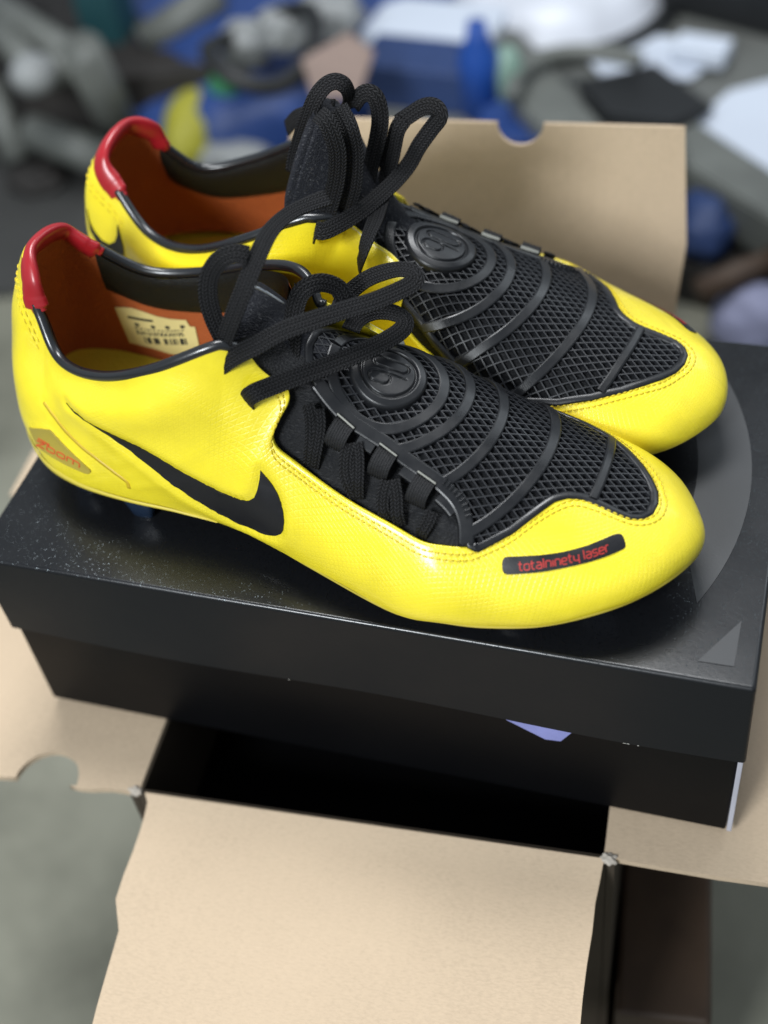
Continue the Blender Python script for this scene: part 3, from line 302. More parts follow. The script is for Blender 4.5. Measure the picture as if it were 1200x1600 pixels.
cr = empty('carton', (-0.002, 0.010, FZ), math.radians(4.0))
tag(cr, 'opened brown cardboard shipping carton under the black shoe box with its flaps folded out', 'carton')
HX, Y0, Y1, HZ = .1115, -.140, .155, -FZ       # local frame: opening half width, front and rear wall, rim height
def sheet(name, outline, thick, m, parent, bend=None, step=.008):
    """a cardboard sheet: outline in its own u (along the hinge), v (away from it); bend(u,v) gives the 3D point and the normal comes from it"""
    V2, F, n = cdt(np.array(outline), step)
    P = np.array([bend(u, v) for u, v in V2]); e = 1e-4
    N = np.array([np.cross(np.subtract(bend(u + e, v), bend(u - e, v)), np.subtract(bend(u, v + e), bend(u, v - e))) for u, v in V2]); N /= np.linalg.norm(N, axis=1)[:, None]
    if N[:, 2].mean() < 0: N = -N; 
    k = len(P); Vt = np.vstack([P, P - N * thick, P[:n], P[:n] - N[:n] * thick])
    Fa = list(F) + [tuple(i + k for i in f[::-1]) for f in F] + [(2 * k + i, 2 * k + n + i, 2 * k + n + (i + 1) % n, 2 * k + (i + 1) % n) for i in range(n)]
    o = link(name, Vt, Fa, m, parent)
    me = o.data; bm = bmesh.new(); bm.from_mesh(me); bmesh.ops.recalc_face_normals(bm, faces=bm.faces)
    for f in bm.faces: f.smooth = True
    bm.to_mesh(me); bm.free(); return o
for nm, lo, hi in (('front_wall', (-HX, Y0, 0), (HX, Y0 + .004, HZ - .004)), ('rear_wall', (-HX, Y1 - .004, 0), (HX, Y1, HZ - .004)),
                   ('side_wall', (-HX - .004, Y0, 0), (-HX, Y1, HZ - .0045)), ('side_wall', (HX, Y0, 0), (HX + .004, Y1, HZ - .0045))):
    bevel_box(nm, lo, hi, M['card_shade'], cr, .0006)
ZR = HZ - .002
bevel_box('bottom', (-HX, Y0 + .004, .001), (HX, Y1 - .004, .005), M['card_shade'], cr, .0005)
ib = bevel_box('opening_dark_box', (-.1105, Y0 + .0048, .006), (.1105, Y1 - .006, HZ - .075), M['box'], None, .001); ib.location = cr.location; ib.rotation_euler = cr.rotation_euler  # added dark box, stands in for the shade inside the opening
tag(ib, 'dark box added inside the brown carton to blacken its opening', 'box')
def flapside(sg):
    def b(u, v):   # u along y, v outwards in x
        return (sg * (HX - .001 + v), u, ZR - .0035 * (1 - math.exp(-v / .01)) * .3 - .05 * v * v * 6 * (1 if sg < 0 else .6))
    return b
def notch(cx, r, n=12, depth=1.0):
    return [(cx + r * math.cos(a), r * depth * math.sin(a)) for a in np.linspace(0, math.pi, n)]
jag = lambda k: [(rng.uniform(-.0006, .0006)) for _ in range(k)]
# side flaps, the left one with a thumb notch in its front edge and a torn tab at the back
Lf = [(Y0, .0)] + [(Y0 + .001 * math.sin(i), .004 + .032 * i / 6) for i in range(1, 7)]
cx = .049; r = .0165
Lf += [(Y0 + max(0, r * math.sin(a)) * 1.05, cx - r * math.cos(a)) for a in np.linspace(.02, math.pi - .02, 16)]
Lf += [(Y0 - .001, .085), (Y0 - .001, .12), (Y0 - .001, .142), (.02, .143), (.045, .144), (.047, .1505), (.085, .1505), (.09, .144), (Y1 - .004, .140), (Y1 - .002, .0)]
o = sheet('flap', Lf, .0035, M['card'], cr, flapside(-1)); o['label'] = 'left flap with a round thumb notch'
Rf = [(Y0 + .002, .0), (Y0 + .001, .05), (Y0 + .002, .10), (Y0 + .001, .155), (Y1 - .01, .155), (Y1 - .002, .0)]
sheet('flap', Rf, .0035, M['card'], cr, flapside(1))
# front flap, folded out towards the viewer
def ff(u, v):
    return (u, Y0 + .001 - v * .985, ZR - .004 * (1 - math.exp(-v / .006)) - v * .06 - .25 * v * v)
jl = jag(8); 
Ff = [(-HX + .004, .0)] + [(-HX + .006 + d, .012 * i + .004) for i, d in enumerate(jl[:5])] + [(-HX + .012, .066), (-HX + .013, .10), (-HX + .017, .16), (HX - .016, .16), (HX - .014, .125), (HX - .0045, .083)]
Ff += [(HX - .003 - d, .075 - .014 * i) for i, d in enumerate(jl[:5])] + [(HX - .001, .0)]
sheet('flap', Ff, .0035, M['card'], cr, ff)['label'] = 'front flap folded down towards the viewer'
# rear flap, standing up and leaning back
th = math.radians(75)
def rf(u, v):
    return (u, Y1 - .001 + v * math.cos(th) - .0 * v, ZR + v * math.sin(th))
nx = .0285; nr = .0125
Rr = [(HX + .004, .0), (HX + .006, .07), (HX + .0085, .100), (HX + .003, .164)]
Rr += [(nx + nr * math.cos(a), .164 - nr * .95 * math.sin(a)) for a in np.linspace(0, math.pi, 18)] + [(-HX + .012, .164), (-HX + .004, .10), (-HX + .002, .0)]
sheet('flap', Rr, .0035, M['card'], cr, rf)['label'] = 'rear flap standing up with a half round notch in its top edge'

for sx_, dz_ in ((-1, 0), (1, 0)):
    bmz = bmesh.new(); bmesh.ops.create_icosphere(bmz, subdivisions=3, radius=1)
    for v in bmz.verts:
        k_ = 1 + .35 * math.sin(v.co.x * 5 + sx_) * math.cos(v.co.y * 6); v.co = Vector((sx_ * (HX + .001) + v.co.x * .0036 * k_, Y0 + .0015 + v.co.y * .0026 * k_, ZR - .0008 + v.co.z * .0020 * k_))
    for f in bmz.faces: f.smooth = True
    me = bpy.data.meshes.new('torn_corner'); bmz.to_mesh(me); bmz.free(); me.materials.append(M['torn']); o = bpy.data.objects.new('torn_corner', me); C.objects.link(o); o.parent = cr
# ------------------------------------------------------------------ the black shoe box and its lid
BL, BW, BH, LH = .34, .20044, .11365, .05135
H = BH
bx = empty('shoe_box', (0, 0, 0)); tag(bx, 'black cardboard shoe box base lying across the opened brown carton', 'shoe box')
d = .0026
bevel_box('box_body', (-BL / 2 + d, -BW / 2 + d + .0014, 0), (BL / 2 - d, BW / 2 - d, BH - .003), M['box'], bx, .0008)
bevel_box('end_panel', (BL / 2 - d + .0004, -BW / 2 + d + .0004, .001), (BL / 2 - d + .0026, BW / 2 - d - .004, BH - LH + .01), M['board'], bx, .0004)['label'] = 'pale grey board on the right end'
ld = empty('box_lid', (0, 0, BH - LH)); tag(ld, 'black glittering shoe box lid with grey printed arc and triangle, both shoes standing on it', 'lid')
bm = bmesh.new(); bmesh.ops.create_cube(bm, size=1)
for v in bm.verts: v.co = Vector((v.co.x * BL, v.co.y * BW, (v.co.z + .5) * LH))
bmesh.ops.bevel(bm, geom=[e for e in bm.edges if not (e.verts[0].co.z < .001 and e.verts[1].co.z < .001)], offset=.0020, segments=4, affect='EDGES', profile=.55)
bmesh.ops.delete(bm, geom=[f for f in bm.faces if f.normal.z < -.9], context='FACES')
bmesh.ops.subdivide_edges(bm, edges=[e for e in bm.edges if e.calc_length() > .1], cuts=24, use_grid_fill=True)
for v in bm.verts:   # slight warp and dents of a handled lid
    x, y, z = v.co
    k = 1 - z / LH
    if abs(y) > BW / 2 - .002: v.co.y += .0009 * math.sin(x * 31 + 1) * k
    if abs(x) > BL / 2 - .002: v.co.x += .0008 * math.sin(y * 47) * k
for f in bm.faces:
    f.smooth = True; f.material_index = 0 if f.normal.z > .5 else 1
me = bpy.data.meshes.new('lid_shell'); bm.to_mesh(me); bm.free(); me.materials.append(M['lid']); me.materials.append(M['lidside_lit'])
o = bpy.data.objects.new('lid_shell', me); C.objects.link(o); o.parent = ld
sm = o.modifiers.new('s', 'SOLIDIFY'); sm.thickness = .0014; sm.offset = -1
o.modifiers.new('wn', 'WEIGHTED_NORMAL')
def flat(name, poly, z, m, parent, step):
    V2, F, n = cdt(np.array(poly), step); F = [f if np.cross(V2[f[1]] - V2[f[0]], V2[f[2]] - V2[f[0]]) > 0 else f[::-1] for f in F]
    return link(name, [(x, y, z) for x, y in V2], F, m, parent, False)
ac = (.0062, .0009); aa = np.radians(np.linspace(-25, 38, 60))
arc = [(ac[0] + .151 * math.cos(a), ac[1] + .151 * math.sin(a)) for a in aa if abs(.151 * math.sin(a)) < .094]
arc += [(ac[0] + 0.128 * math.cos(a), ac[1] + 0.128 * math.sin(a)) for a in aa[::-1] if a > -.2]  # lower end shaped to the edge of the toe's shadow
flat('printed_arc', arc, LH + .00025, M['grey_print'], ld, .008)
flat('printed_triangle', [(.1611, -.0681), (.1469, -.0912), (.1607, -.0910)], LH + .00025, M['grey_print'], ld, .006)
# worn specks of white board along the lower lid edge
parts = []
for u in np.r_[-.028, .121, .1225, .127]:
    s = rng.uniform(.0004, .0011) * (2.4 if .12 < u < .124 else 1); h = rng.uniform(.0002, .0004)
    y = -BW / 2 + .0009 * math.sin(u * 31 + 1) - .00012
    parts.append(([(u, y, 0), (u + s, y, 0), (u + s * .8, y, h), (u + s * .3, y, h * .8)], [(0, 1, 2, 3)]))
V, F, _ = merge(parts); tag(link('scuff_marks', V, F, M['white'], ld, False), kind='stuff')
def onface(px, py, y):
    d_ = ROT.T @ np.array([(px - 600) / FPX, (py - 800) / FPX, 1]); q_ = CAM + d_ * (y - CAM[1]) / d_[1]; return q_[0], q_[2]
SCR = [onface(px, py, -BW / 2 + d + .0006) for px, py in ((782, 1120), (898, 1141), (876, 1158), (852, 1155))]
# lavender paper corner showing under the lid's front edge
P = [np.array(q) for q in SCR]
yy = -BW / 2 + d + .0008
V = [(x, yy - .0003, z) for x, z in P] + [(x, yy, z) for x, z in P]
ti = link('paper_scrap', V, [(3, 2, 1, 0), (4, 5, 6, 7)] + [(i, (i + 1) % 4, 4 + (i + 1) % 4, 4 + i) for i in range(4)], M['tissue'], None, False)
tag(ti, 'lavender paper corner sticking out under the front edge of the black lid', 'paper')

# ------------------------------------------------------------------ the football boots
RB = np.array(DATA['RB'], float).reshape(-1, 4, 3) / 1000; K = len(RB)
def weights(s):
    s = np.asarray(s, float) % K; i = np.floor(s).astype(int); u = s - i; Wm = np.zeros((len(s), K))
    for k, q in enumerate((-.5 * u + u * u - .5 * u ** 3, 1 - 2.5 * u * u + 1.5 * u ** 3, .5 * u + 2 * u * u - 1.5 * u ** 3, -.5 * u * u + .5 * u ** 3)):
        np.add.at(Wm, (np.arange(len(s)), (i - 1 + k) % K), q)
    return Wm
def surf(s, t):
    s = np.atleast_1d(np.asarray(s, float)); t = np.broadcast_to(np.asarray(t, float), s.shape)[:, None]
    G = np.einsum('nk,kcd->ncd', weights(s), RB)
    return G[:, 0] * (1 - t) ** 3 + 3 * (G[:, 0] + G[:, 2]) * t * (1 - t) ** 2 + 3 * (G[:, 1] + G[:, 3]) * t * t * (1 - t) + G[:, 1] * t ** 3
def snorm(s, t):
    s = np.atleast_1d(np.asarray(s, float)); t = np.broadcast_to(np.asarray(t, float), s.shape); e = 2e-3
    ds = surf(s + e, t) - surf(s - e, t); tt = np.clip(t, 0, .985); dt = surf(s, tt + e) - surf(s, tt - e)
    n = np.cross(dt, ds); return n / (np.linalg.norm(n, axis=1)[:, None] + 1e-12)
# plan lookup: height of the foot form above a point of the plan
_s, _t = np.meshgrid(np.arange(21, 39.01, .125), np.linspace(.15, 1, 60), indexing='ij'); _P = surf(_s.ravel(), _t.ravel()); _n = _s.shape
_F = [(i * _n[1] + j, (i + 1) * _n[1] + j, (i + 1) * _n[1] + j + 1, i * _n[1] + j + 1) for i in range(_n[0] - 1) for j in range(_n[1] - 1)]
bvh = BVHTree.FromPolygons([tuple(p) for p in _P], _F)
GX, GY, GD = np.arange(.125, .3101, .001), np.arange(-.066, .0661, .001), .001
_H = np.full((len(GX), len(GY)), np.nan)
for i_, x_ in enumerate(GX):
    for j_, y_ in enumerate(GY):
        h_ = bvh.ray_cast(Vector((x_, y_, .5)), Vector((0, 0, -1)))
        if h_[0] is not None: _H[i_, j_] = h_[0].z
def _blur(A, W, sig, ax):
    k = np.exp(-.5 * (np.arange(-3 * sig, 3 * sig + 1) / sig) ** 2); f = lambda v: np.convolve(v, k, 'same')
    return np.apply_along_axis(f, ax, A), np.apply_along_axis(f, ax, W)
_ok = ~np.isnan(_H); _A, _W = np.where(_ok, _H, 0), _ok.astype(float)
_A, _W = _blur(_A, _W, 4, 1); _A, _W = _blur(_A, _W, 3, 0); _Hs = _A / np.maximum(_W, 1e-6)
# trust the smoothing near the ridge, the form itself near the edges
_wy = np.clip((np.abs(GY) - .024) / .010, 0, 1)[None]; _Hs = np.where(_ok, _Hs * (1 - _wy) + np.nan_to_num(_H) * _wy, _Hs)
def zplan(x, y):
    fx = np.clip((x - GX[0]) / GD, 0, len(GX) - 1.001); fy = np.clip((y - GY[0]) / GD, 0, len(GY) - 1.001); i = fx.astype(int); j = fy.astype(int); u = fx - i; v = fy - j
    return _Hs[i, j] * (1 - u) * (1 - v) + _Hs[i + 1, j] * u * (1 - v) + _Hs[i, j + 1] * (1 - u) * v + _Hs[i + 1, j + 1] * u * v
def plan(xy, off=0.0):                    # points on the form and its normals
    xy = np.asarray(xy, float); x, y = xy[:, 0], xy[:, 1]; P = np.stack([x, y, zplan(x, y)], 1); e = .004
    gx = np.clip((zplan(x + e, y) - zplan(x - e, y)) / (2 * e), -2, 2); gy = np.clip((zplan(x, y + e) - zplan(x, y - e)) / (2 * e), -2.2, 2.2)
    N = np.stack([-gx, -gy, np.ones_like(gx)], 1); N /= np.linalg.norm(N, axis=1)[:, None]
    return P + N * np.broadcast_to(off, len(P))[:, None], N

# geometry of the RIGHT boot in its own frame (x to the toe, y to the inner side); the left one is its mirror image
def solidify_top(P, N, F, n, thick, off=0.0):
    """top sheet (already in place) with a skirt of its own round the first n boundary points"""
    return np.vstack([P, P[:n], P[:n] - N[:n] * thick]), list(F) + [(len(P) + i, len(P) + (i + 1) % n, len(P) + n + (i + 1) % n, len(P) + n + i) for i in range(n)]
def orient(P, F, N):
    out = []
    for f in F:
        c = np.cross(P[f[1]] - P[f[0]], P[f[2]] - P[f[0]]); out.append(f if c @ N[f[0]] > 0 else f[::-1])
    return out
SX, SY = .011, .075
def patch_st(poly, step, off, thick, smooth=True):
    p = np.array(poly, float)
    if smooth: p = p
    V2, F, n = cdt(p * [SX, SY], step); s, t = V2[:, 0] / SX, V2[:, 1] / SY
    N = snorm(s, t); P = surf(s, t) + N * off + N * DISP(s, t)[:, None]; F = orient(P, F, N)
    return solidify_top(P, N, F, n, thick)
def patch_xy(poly, step, off, thick):
    V2, F, n = cdt(np.array(poly, float), step); P, N = plan(V2, off); F = orient(P, F, N); return solidify_top(P, N, F, n, thick)
def line_st(path, step, width, off, thick):
    p = np.array(path, float); q = resample(p * [SX, SY], step); s, t = q[:, 0] / SX, q[:, 1] / SY
    N = snorm(s, t); P = surf(s, t) + N * off + N * DISP(s, t)[:, None]; w = width / 2
    return sweep(P, N, [(-w, -thick), (w, -thick), (w, 0), (-w, 0)])

def dist_poly(P, Q):
    return np.sqrt(((P[:, None] - Q[None]) ** 2).sum(2)).min(1)
def dense_st(poly, closed):
    q = resample(np.array(poly) * [SX, SY], .0012, closed); return surf(q[:, 0] / SX, q[:, 1] / SY)
SW = dense_st(DATA['swoosh'], True); SWp = np.array(DATA['swoosh'])
PAD = surf(*np.array([[9.55, .40]]).T)[0]
FOLD = [dense_st(f, False) for f in DATA['fold']]; SEAM = dense_st(DATA['seam'], False); BAD = dense_st(DATA['badge'], True); STP = dense_st(DATA['strip'], True)
def DISP(s, t):
    s = np.atleast_1d(s); t = np.broadcast_to(t, s.shape); P = surf(s, t); out = np.zeros(len(P))
    sm_ = s % K; near = (sm_ > 6) & (sm_ < 16.5)
    if near.any():
        p = P[near]; dd = dist_poly(p, SW); ins = inside(SWp, np.stack([sm_[near], t[near]], 1))
        xx = dd / .0040; r = .0013 * (xx * np.exp(1 - xx)) ** 2 * (~ins)
        fade = 1 / (1 + np.exp((sm_[near] - 11.6) * 3)); r = r * (.25 + .75 * fade)
        for i, f in enumerate(FOLD): r += (.00035 if i < 4 else -.0003) * np.exp(-(dist_poly(p, f) / (.0022 if i < 4 else .0007)) ** 2)
        r -= .0003 * np.exp(-(dist_poly(p, SEAM) / .0020) ** 2)
        r += .0004 * np.exp(-(dist_poly(p, BAD) / .0012) ** 2)
        out[near] += r
    ne2 = (sm_ > .5) & (sm_ < 6)
    if ne2.any(): out[ne2] -= .0002 * np.exp(-(dist_poly(P[ne2], STP) / .0008) ** 2)
    # the padded collar rolls over: the wall bulges just below it
    side_ = np.clip((sm_ - 9.0) / 1.0, 0, 1) * np.clip((12.7 - sm_) / 1.5, 0, 1) + np.clip((sm_ - 17.0) / 1.4, 0, 1) * np.clip((21.2 - sm_) / 1.0, 0, 1)
    out += .0044 * side_ * np.exp(-((t - .74) / .15) ** 2)
    # soft irregular pull of the leather over the last
    out += .00035 * np.sin(P[:, 0] * 95 + P[:, 2] * 60) * np.sin(P[:, 1] * 120 + P[:, 2] * 140)
    return out

# upper edge of the yellow leather: (s, t, lift mm)
TE = [(.02, .77, 0), (.51, .77, 0), (1.15, .79, 0), (1.6, .82, 0), (2.05, .86, 0), (2.5, .885, 0), (2.85, .875, 0), (3.1, .82, 0), (3.37, .725, 0), (3.67, .61, 0), (3.98, .535, 0), (4.3, .48, 0), (4.83, .44, 0), (5.38, .42, 0), (6.25, .43, 0), (6.98, .44, 0), (7.53, .45, 0), (7.93, .475, 0), (8.18, .51, 0), (8.22, .56, 0), (8.08, .615, .5), (7.95, .665, 1), (7.93, .70, 1), (8.02, .735, 1), (8.23, .76, 1), (8.45, .82, .5), (8.72, .94, 0), (9.0, 1, 0), (9.4, 1, 0), (10, 1, 0)]
TE += [(s, 1, 0) for s in np.arange(10.5, 20.1, .5)]
TE += [(20.5, 1, 1), (20.9, .985, 3), (21.3, .93, 6), (21.7, .85, 8), (22.1, .80, 9), (22.5, .80, 8.5), (22.9, .81, 7), (23.25, .81, 5), (23.5, .78, 3), (23.62, .73, 2), (23.6, .66, 1), (23.55, .58, .5), (23.7, .51, 0), (24.1, .46, 0), (24.7, .43, 0), (25.3, .425, 0), (25.84, .44, 0), (26.34, .485, 0), (26.87, .56, 0), (27.46, .65, 0), (27.99, .715, 0), (28.85, .77, 0), (29.5, .775, 0)]
TE = np.array(TE); TE[:, 0] = np.unwrap(TE[:, 0] * 2 * np.pi / K) * K / 2 / np.pi
TEc = np.vstack([TE, TE[:1] + [K, 0, 0]])
te = smoothpath(np.vstack([TE[-1:] - [K, 0, 0], TEc, TE[1:2] + [K, 0, 0]]), 12)[12:-12]
_c = np.r_[0, np.cumsum(np.linalg.norm(np.diff(surf(te[:, 0], te[:, 1]), axis=0), axis=1))]
NU = 620; q = np.linspace(0, _c[-1], NU + 1)[:-1]
_te0 = te; te = np.stack([np.interp(q, _c, te[:, i]) for i in range(3)], 1); te[:, 1] = np.minimum(te[:, 1], 1)
SBM = {8.18: 8.2, 8.22: 8.42, 8.08: 8.52, 7.95: 8.60, 7.93: 8.66, 8.02: 8.73, 8.23: 8.81, 8.45: 8.89, 8.72: 8.98, 9.0: 9.1}
_sb = [SBM.get(round(float(s_), 2), s_) if 8.5 > s_ and (t_ > .5) and 7.9 < s_ or s_ in (8.72, 9.0) else s_ for s_, t_, _l in TE]
_ix = np.arange(len(TE)) * 12.0; _sbd = np.interp(np.arange(len(_te0)), np.r_[_ix, len(TE) * 12.0], np.r_[_sb, _sb[0] + K]); sb = np.interp(q, _c, _sbd)
ext = np.r_[sb - K, sb, sb + K]; ker = np.hanning(27); ker /= ker.sum(); sb = np.convolve(ext, ker, 'same')[NU:2 * NU]
sb = np.maximum.accumulate(sb)
NV = 46
tau = np.linspace(0, 1, NV + 1)
def band(k, ta):                          # k index array into te, ta 0..1 -> s, t, lift
    sw = ta ** 4
    return sb[k] * (1 - sw) + te[k, 0] * sw, te[k, 1] * ta, te[k, 2] / 1000 * np.clip((ta - .45) / .55, 0, 1) ** 1.6
def band_pts(k, ta, off=0.0):
    s, t, lf = band(k, ta); N = snorm(s, t); return surf(s, t) + N * (lf + off + DISP(s, t))[:, None], N

def build_upper():
    kk, tt = np.meshgrid(np.r_[np.arange(NU), 0], tau, indexing='ij'); k = kk.ravel(); ta = tt.ravel(); n1 = NU + 1; ku = np.repeat(np.arange(n1), NV + 1)
    P, N = band_pts(k, ta, .0004)
    # roll the cut edge over and down
    edge = ta > .995
    W_ = NV + 1; F = []
    for i in range(NU):
        j = i + 1
        for v in range(NV): F.append((i * W_ + v, i * W_ + v + 1, j * W_ + v + 1, j * W_ + v))
    top = np.array([i * W_ + NV for i in range(n1)]); b = len(P)
    Pt, Nt = P[top], N[top]; tg = P[top] - P[top - 1]; tg /= np.linalg.norm(tg, axis=1)[:, None] + 1e-9
    r1 = Pt + tg * .0004 - Nt * .0005; r2 = Pt + tg * .0003 - Nt * .0022
    P = np.vstack([P, r1, r2])
    for i in range(NU):
        j = i + 1
        F.append((top[i], b + i, b + j, top[j])); F.append((b + i, b + n1 + i, b + n1 + j, b + j))
    # uv in millimetres
    u = np.interp(ku / NU, np.linspace(0, 1, NU + 1), np.r_[0, np.cumsum(np.linalg.norm(np.diff(np.vstack([surf(sb, .3), surf(sb[:1], .3)]), axis=0), axis=1))]) * 1000
    v = ta * te[k, 1] * 88
    uv = np.stack([u, v], 1); uv = np.vstack([uv, uv[top], uv[top]])
    return P, F, uv
def grid(P, nu, nv, closed=False):
    return [(i * nv + j, i * nv + j + 1, ((i + 1) % nu) * nv + j + 1, ((i + 1) % nu) * nv + j) for i in range(nu if closed else nu - 1) for j in range(nv - 1)]
def inset(s0, s1, t0, t1, off, ns, nt):
    s, t = np.meshgrid(np.linspace(s0, s1, ns), np.linspace(t0, t1, nt), indexing='ij'); P = surf(s.ravel(), t.ravel()) + snorm(s.ravel(), t.ravel()) * off
    return P, grid(P, ns, nt)

PANEL = np.array([(146, -9), (153, -14), (160, -17.5), (168, -20), (175, -21), (184, -22.5), (194, -25), (207, -28), (217, -32), (222, -37), (224, -41), (228, -41), (233, -36.5), (239, -30.5), (245, -21.5), (250, -13.5), (254, -10), (259.5, -8), (264, -8), (271.6, -8.6), (278, -8.6), (282.5, -6.5), (285.5, -2), (285.8, 4), (284, 10), (280, 16), (275, 21.5), (267, 29), (256, 36.5), (243, 42.5), (229, 46), (215, 47), (200, 45.5), (185, 41), (170, 34.5), (157, 27), (147, 19), (143, 8), (143, -2)]) / 1000
EC = np.array([174.5, 5.2]) / 1000
def circle_fit(p):
    p = np.array(p); A = np.c_[2 * p, np.ones(len(p))]; q = np.linalg.lstsq(A, (p ** 2).sum(1), rcond=None)[0]; return q[:2], math.sqrt(q[2] + q[0] ** 2 + q[1] ** 2)
ARCS = [[(191, -18.6), (198, -13.6), (203.2, -5.5), (205.2, 3.7), (204, 14.6), (200, 26)], [(208, -26), (213.5, -19), (218, -9.5), (219.6, .5), (218.8, 12.8), (214, 27)], [(225, -34), (232, -26), (238.2, -14), (241, -1), (239.5, 13), (236, 25.5), (229, 41)]]
def clip_runs(xy, ok):
    runs, cur = [], []
    for p, k in zip(xy, ok):
        if k: cur.append(p)
        elif cur: runs.append(np.array(cur)); cur = []
    if cur: runs.append(np.array(cur))
    return [r for r in runs if len(r) > 3]
def strip_plan(xy, width, top, base, bev=.0006):
    P, N = plan(xy, 0.0); w_ = width / 2
    return sweep(P, N, [(-w_ - bev, base), (w_ + bev, base), (w_, top - bev * .5), (w_ - bev, top), (-w_ + bev, top), (-w_, top - bev * .5)])
def seg_dist(P, segs):
    d = np.full(len(P), 1e9)
    for l in segs:
        l = np.asarray(l, float)
        for a, b in zip(l[:-1], l[1:]):
            ab = b - a; u = np.clip(((P - a) @ ab) / (ab @ ab + 1e-15), 0, 1); d = np.minimum(d, np.linalg.norm(P - a - u[:, None] * ab, axis=1))
    return d
def ninety(side):
    """grooves of the number 90 in plan millimetres about the disc centre; reads from the toe side, right = +y on screen for both boots"""
    def rr(cx, cy, w_, h):   # rounded slot outline in glyph space
        r = w_ / 2; o = []
        for a in np.linspace(0, math.pi, 10): o.append((cx + r * math.cos(a), cy + h / 2 - r + r * math.sin(a)))
        for a in np.linspace(math.pi, 2 * math.pi, 10): o.append((cx + r * math.cos(a), cy - h / 2 + r + r * math.sin(a)))
        return o + o[:1]
    g = [rr(2.75, 0, 3.6, 11.0)]
    g += [[(-.75, 3.2)] + [(-2.75 + 2.0 * math.cos(a), 3.5 + 2.0 * math.sin(a)) for a in np.linspace(0, math.pi, 12)] + [(-4.75, .9)] + [(-2.75 + 2.0 * math.cos(a), .9 + 2.0 * math.sin(a)) for a in np.linspace(math.pi, 1.75 * math.pi, 9)], [(-.75, 3.6), (-.75, -5.4)]]
    # glyph (right, up) -> plan: right along screen +y, up along -x, a little turned
    out = []; a = math.radians(8)
    for l in g:
        l = np.array(l) * 1.29; r_, u_ = l[:, 0], l[:, 1]
        x = -u_; y = r_ * side
        out.append(np.stack([x * math.cos(a) - y * side * math.sin(a) , (x * math.sin(a) * side + y * math.cos(a))], 1) / 1000)
    return out

def lace_mesh(path, width=.0076, th=.0014, nrm=None, step=.0011, ref=(.1, -.62, .78)):
    P = resample(smoothpath(np.array(path) / 1000, 14), step)
    T = np.gradient(P, axis=0); T /= np.linalg.norm(T, axis=1)[:, None]
    if nrm is None:
        # stay face-up where possible, turning smoothly along the ribbon
        ref = np.array(ref, float); N = np.zeros_like(P); n0 = ref - T[0] * (ref @ T[0]); n0 /= np.linalg.norm(n0); N[0] = n0
        for i in range(1, len(P)):
            n_ = N[i - 1] * .90 + ref * .10; n_ = n_ - T[i] * (n_ @ T[i]); N[i] = n_ / (np.linalg.norm(n_) + 1e-9)
    else: N = nrm
    k = 36; a = np.linspace(0, 2 * np.pi, k, endpoint=False); ca, sa = np.cos(a), np.sin(a)
    xx = np.sign(ca) * np.abs(ca) ** .75 * width / 2
    fl_ = 1 - .20 * (.5 + .5 * np.cos(xx / width * 2 * np.pi * 3)) * (np.abs(ca) < .93)
    yy = np.sign(sa) * np.abs(sa) ** .4 * th / 2 * fl_
    V, F, uv = sweep(P, N, np.stack([xx, yy], 1)); return V, F, uv

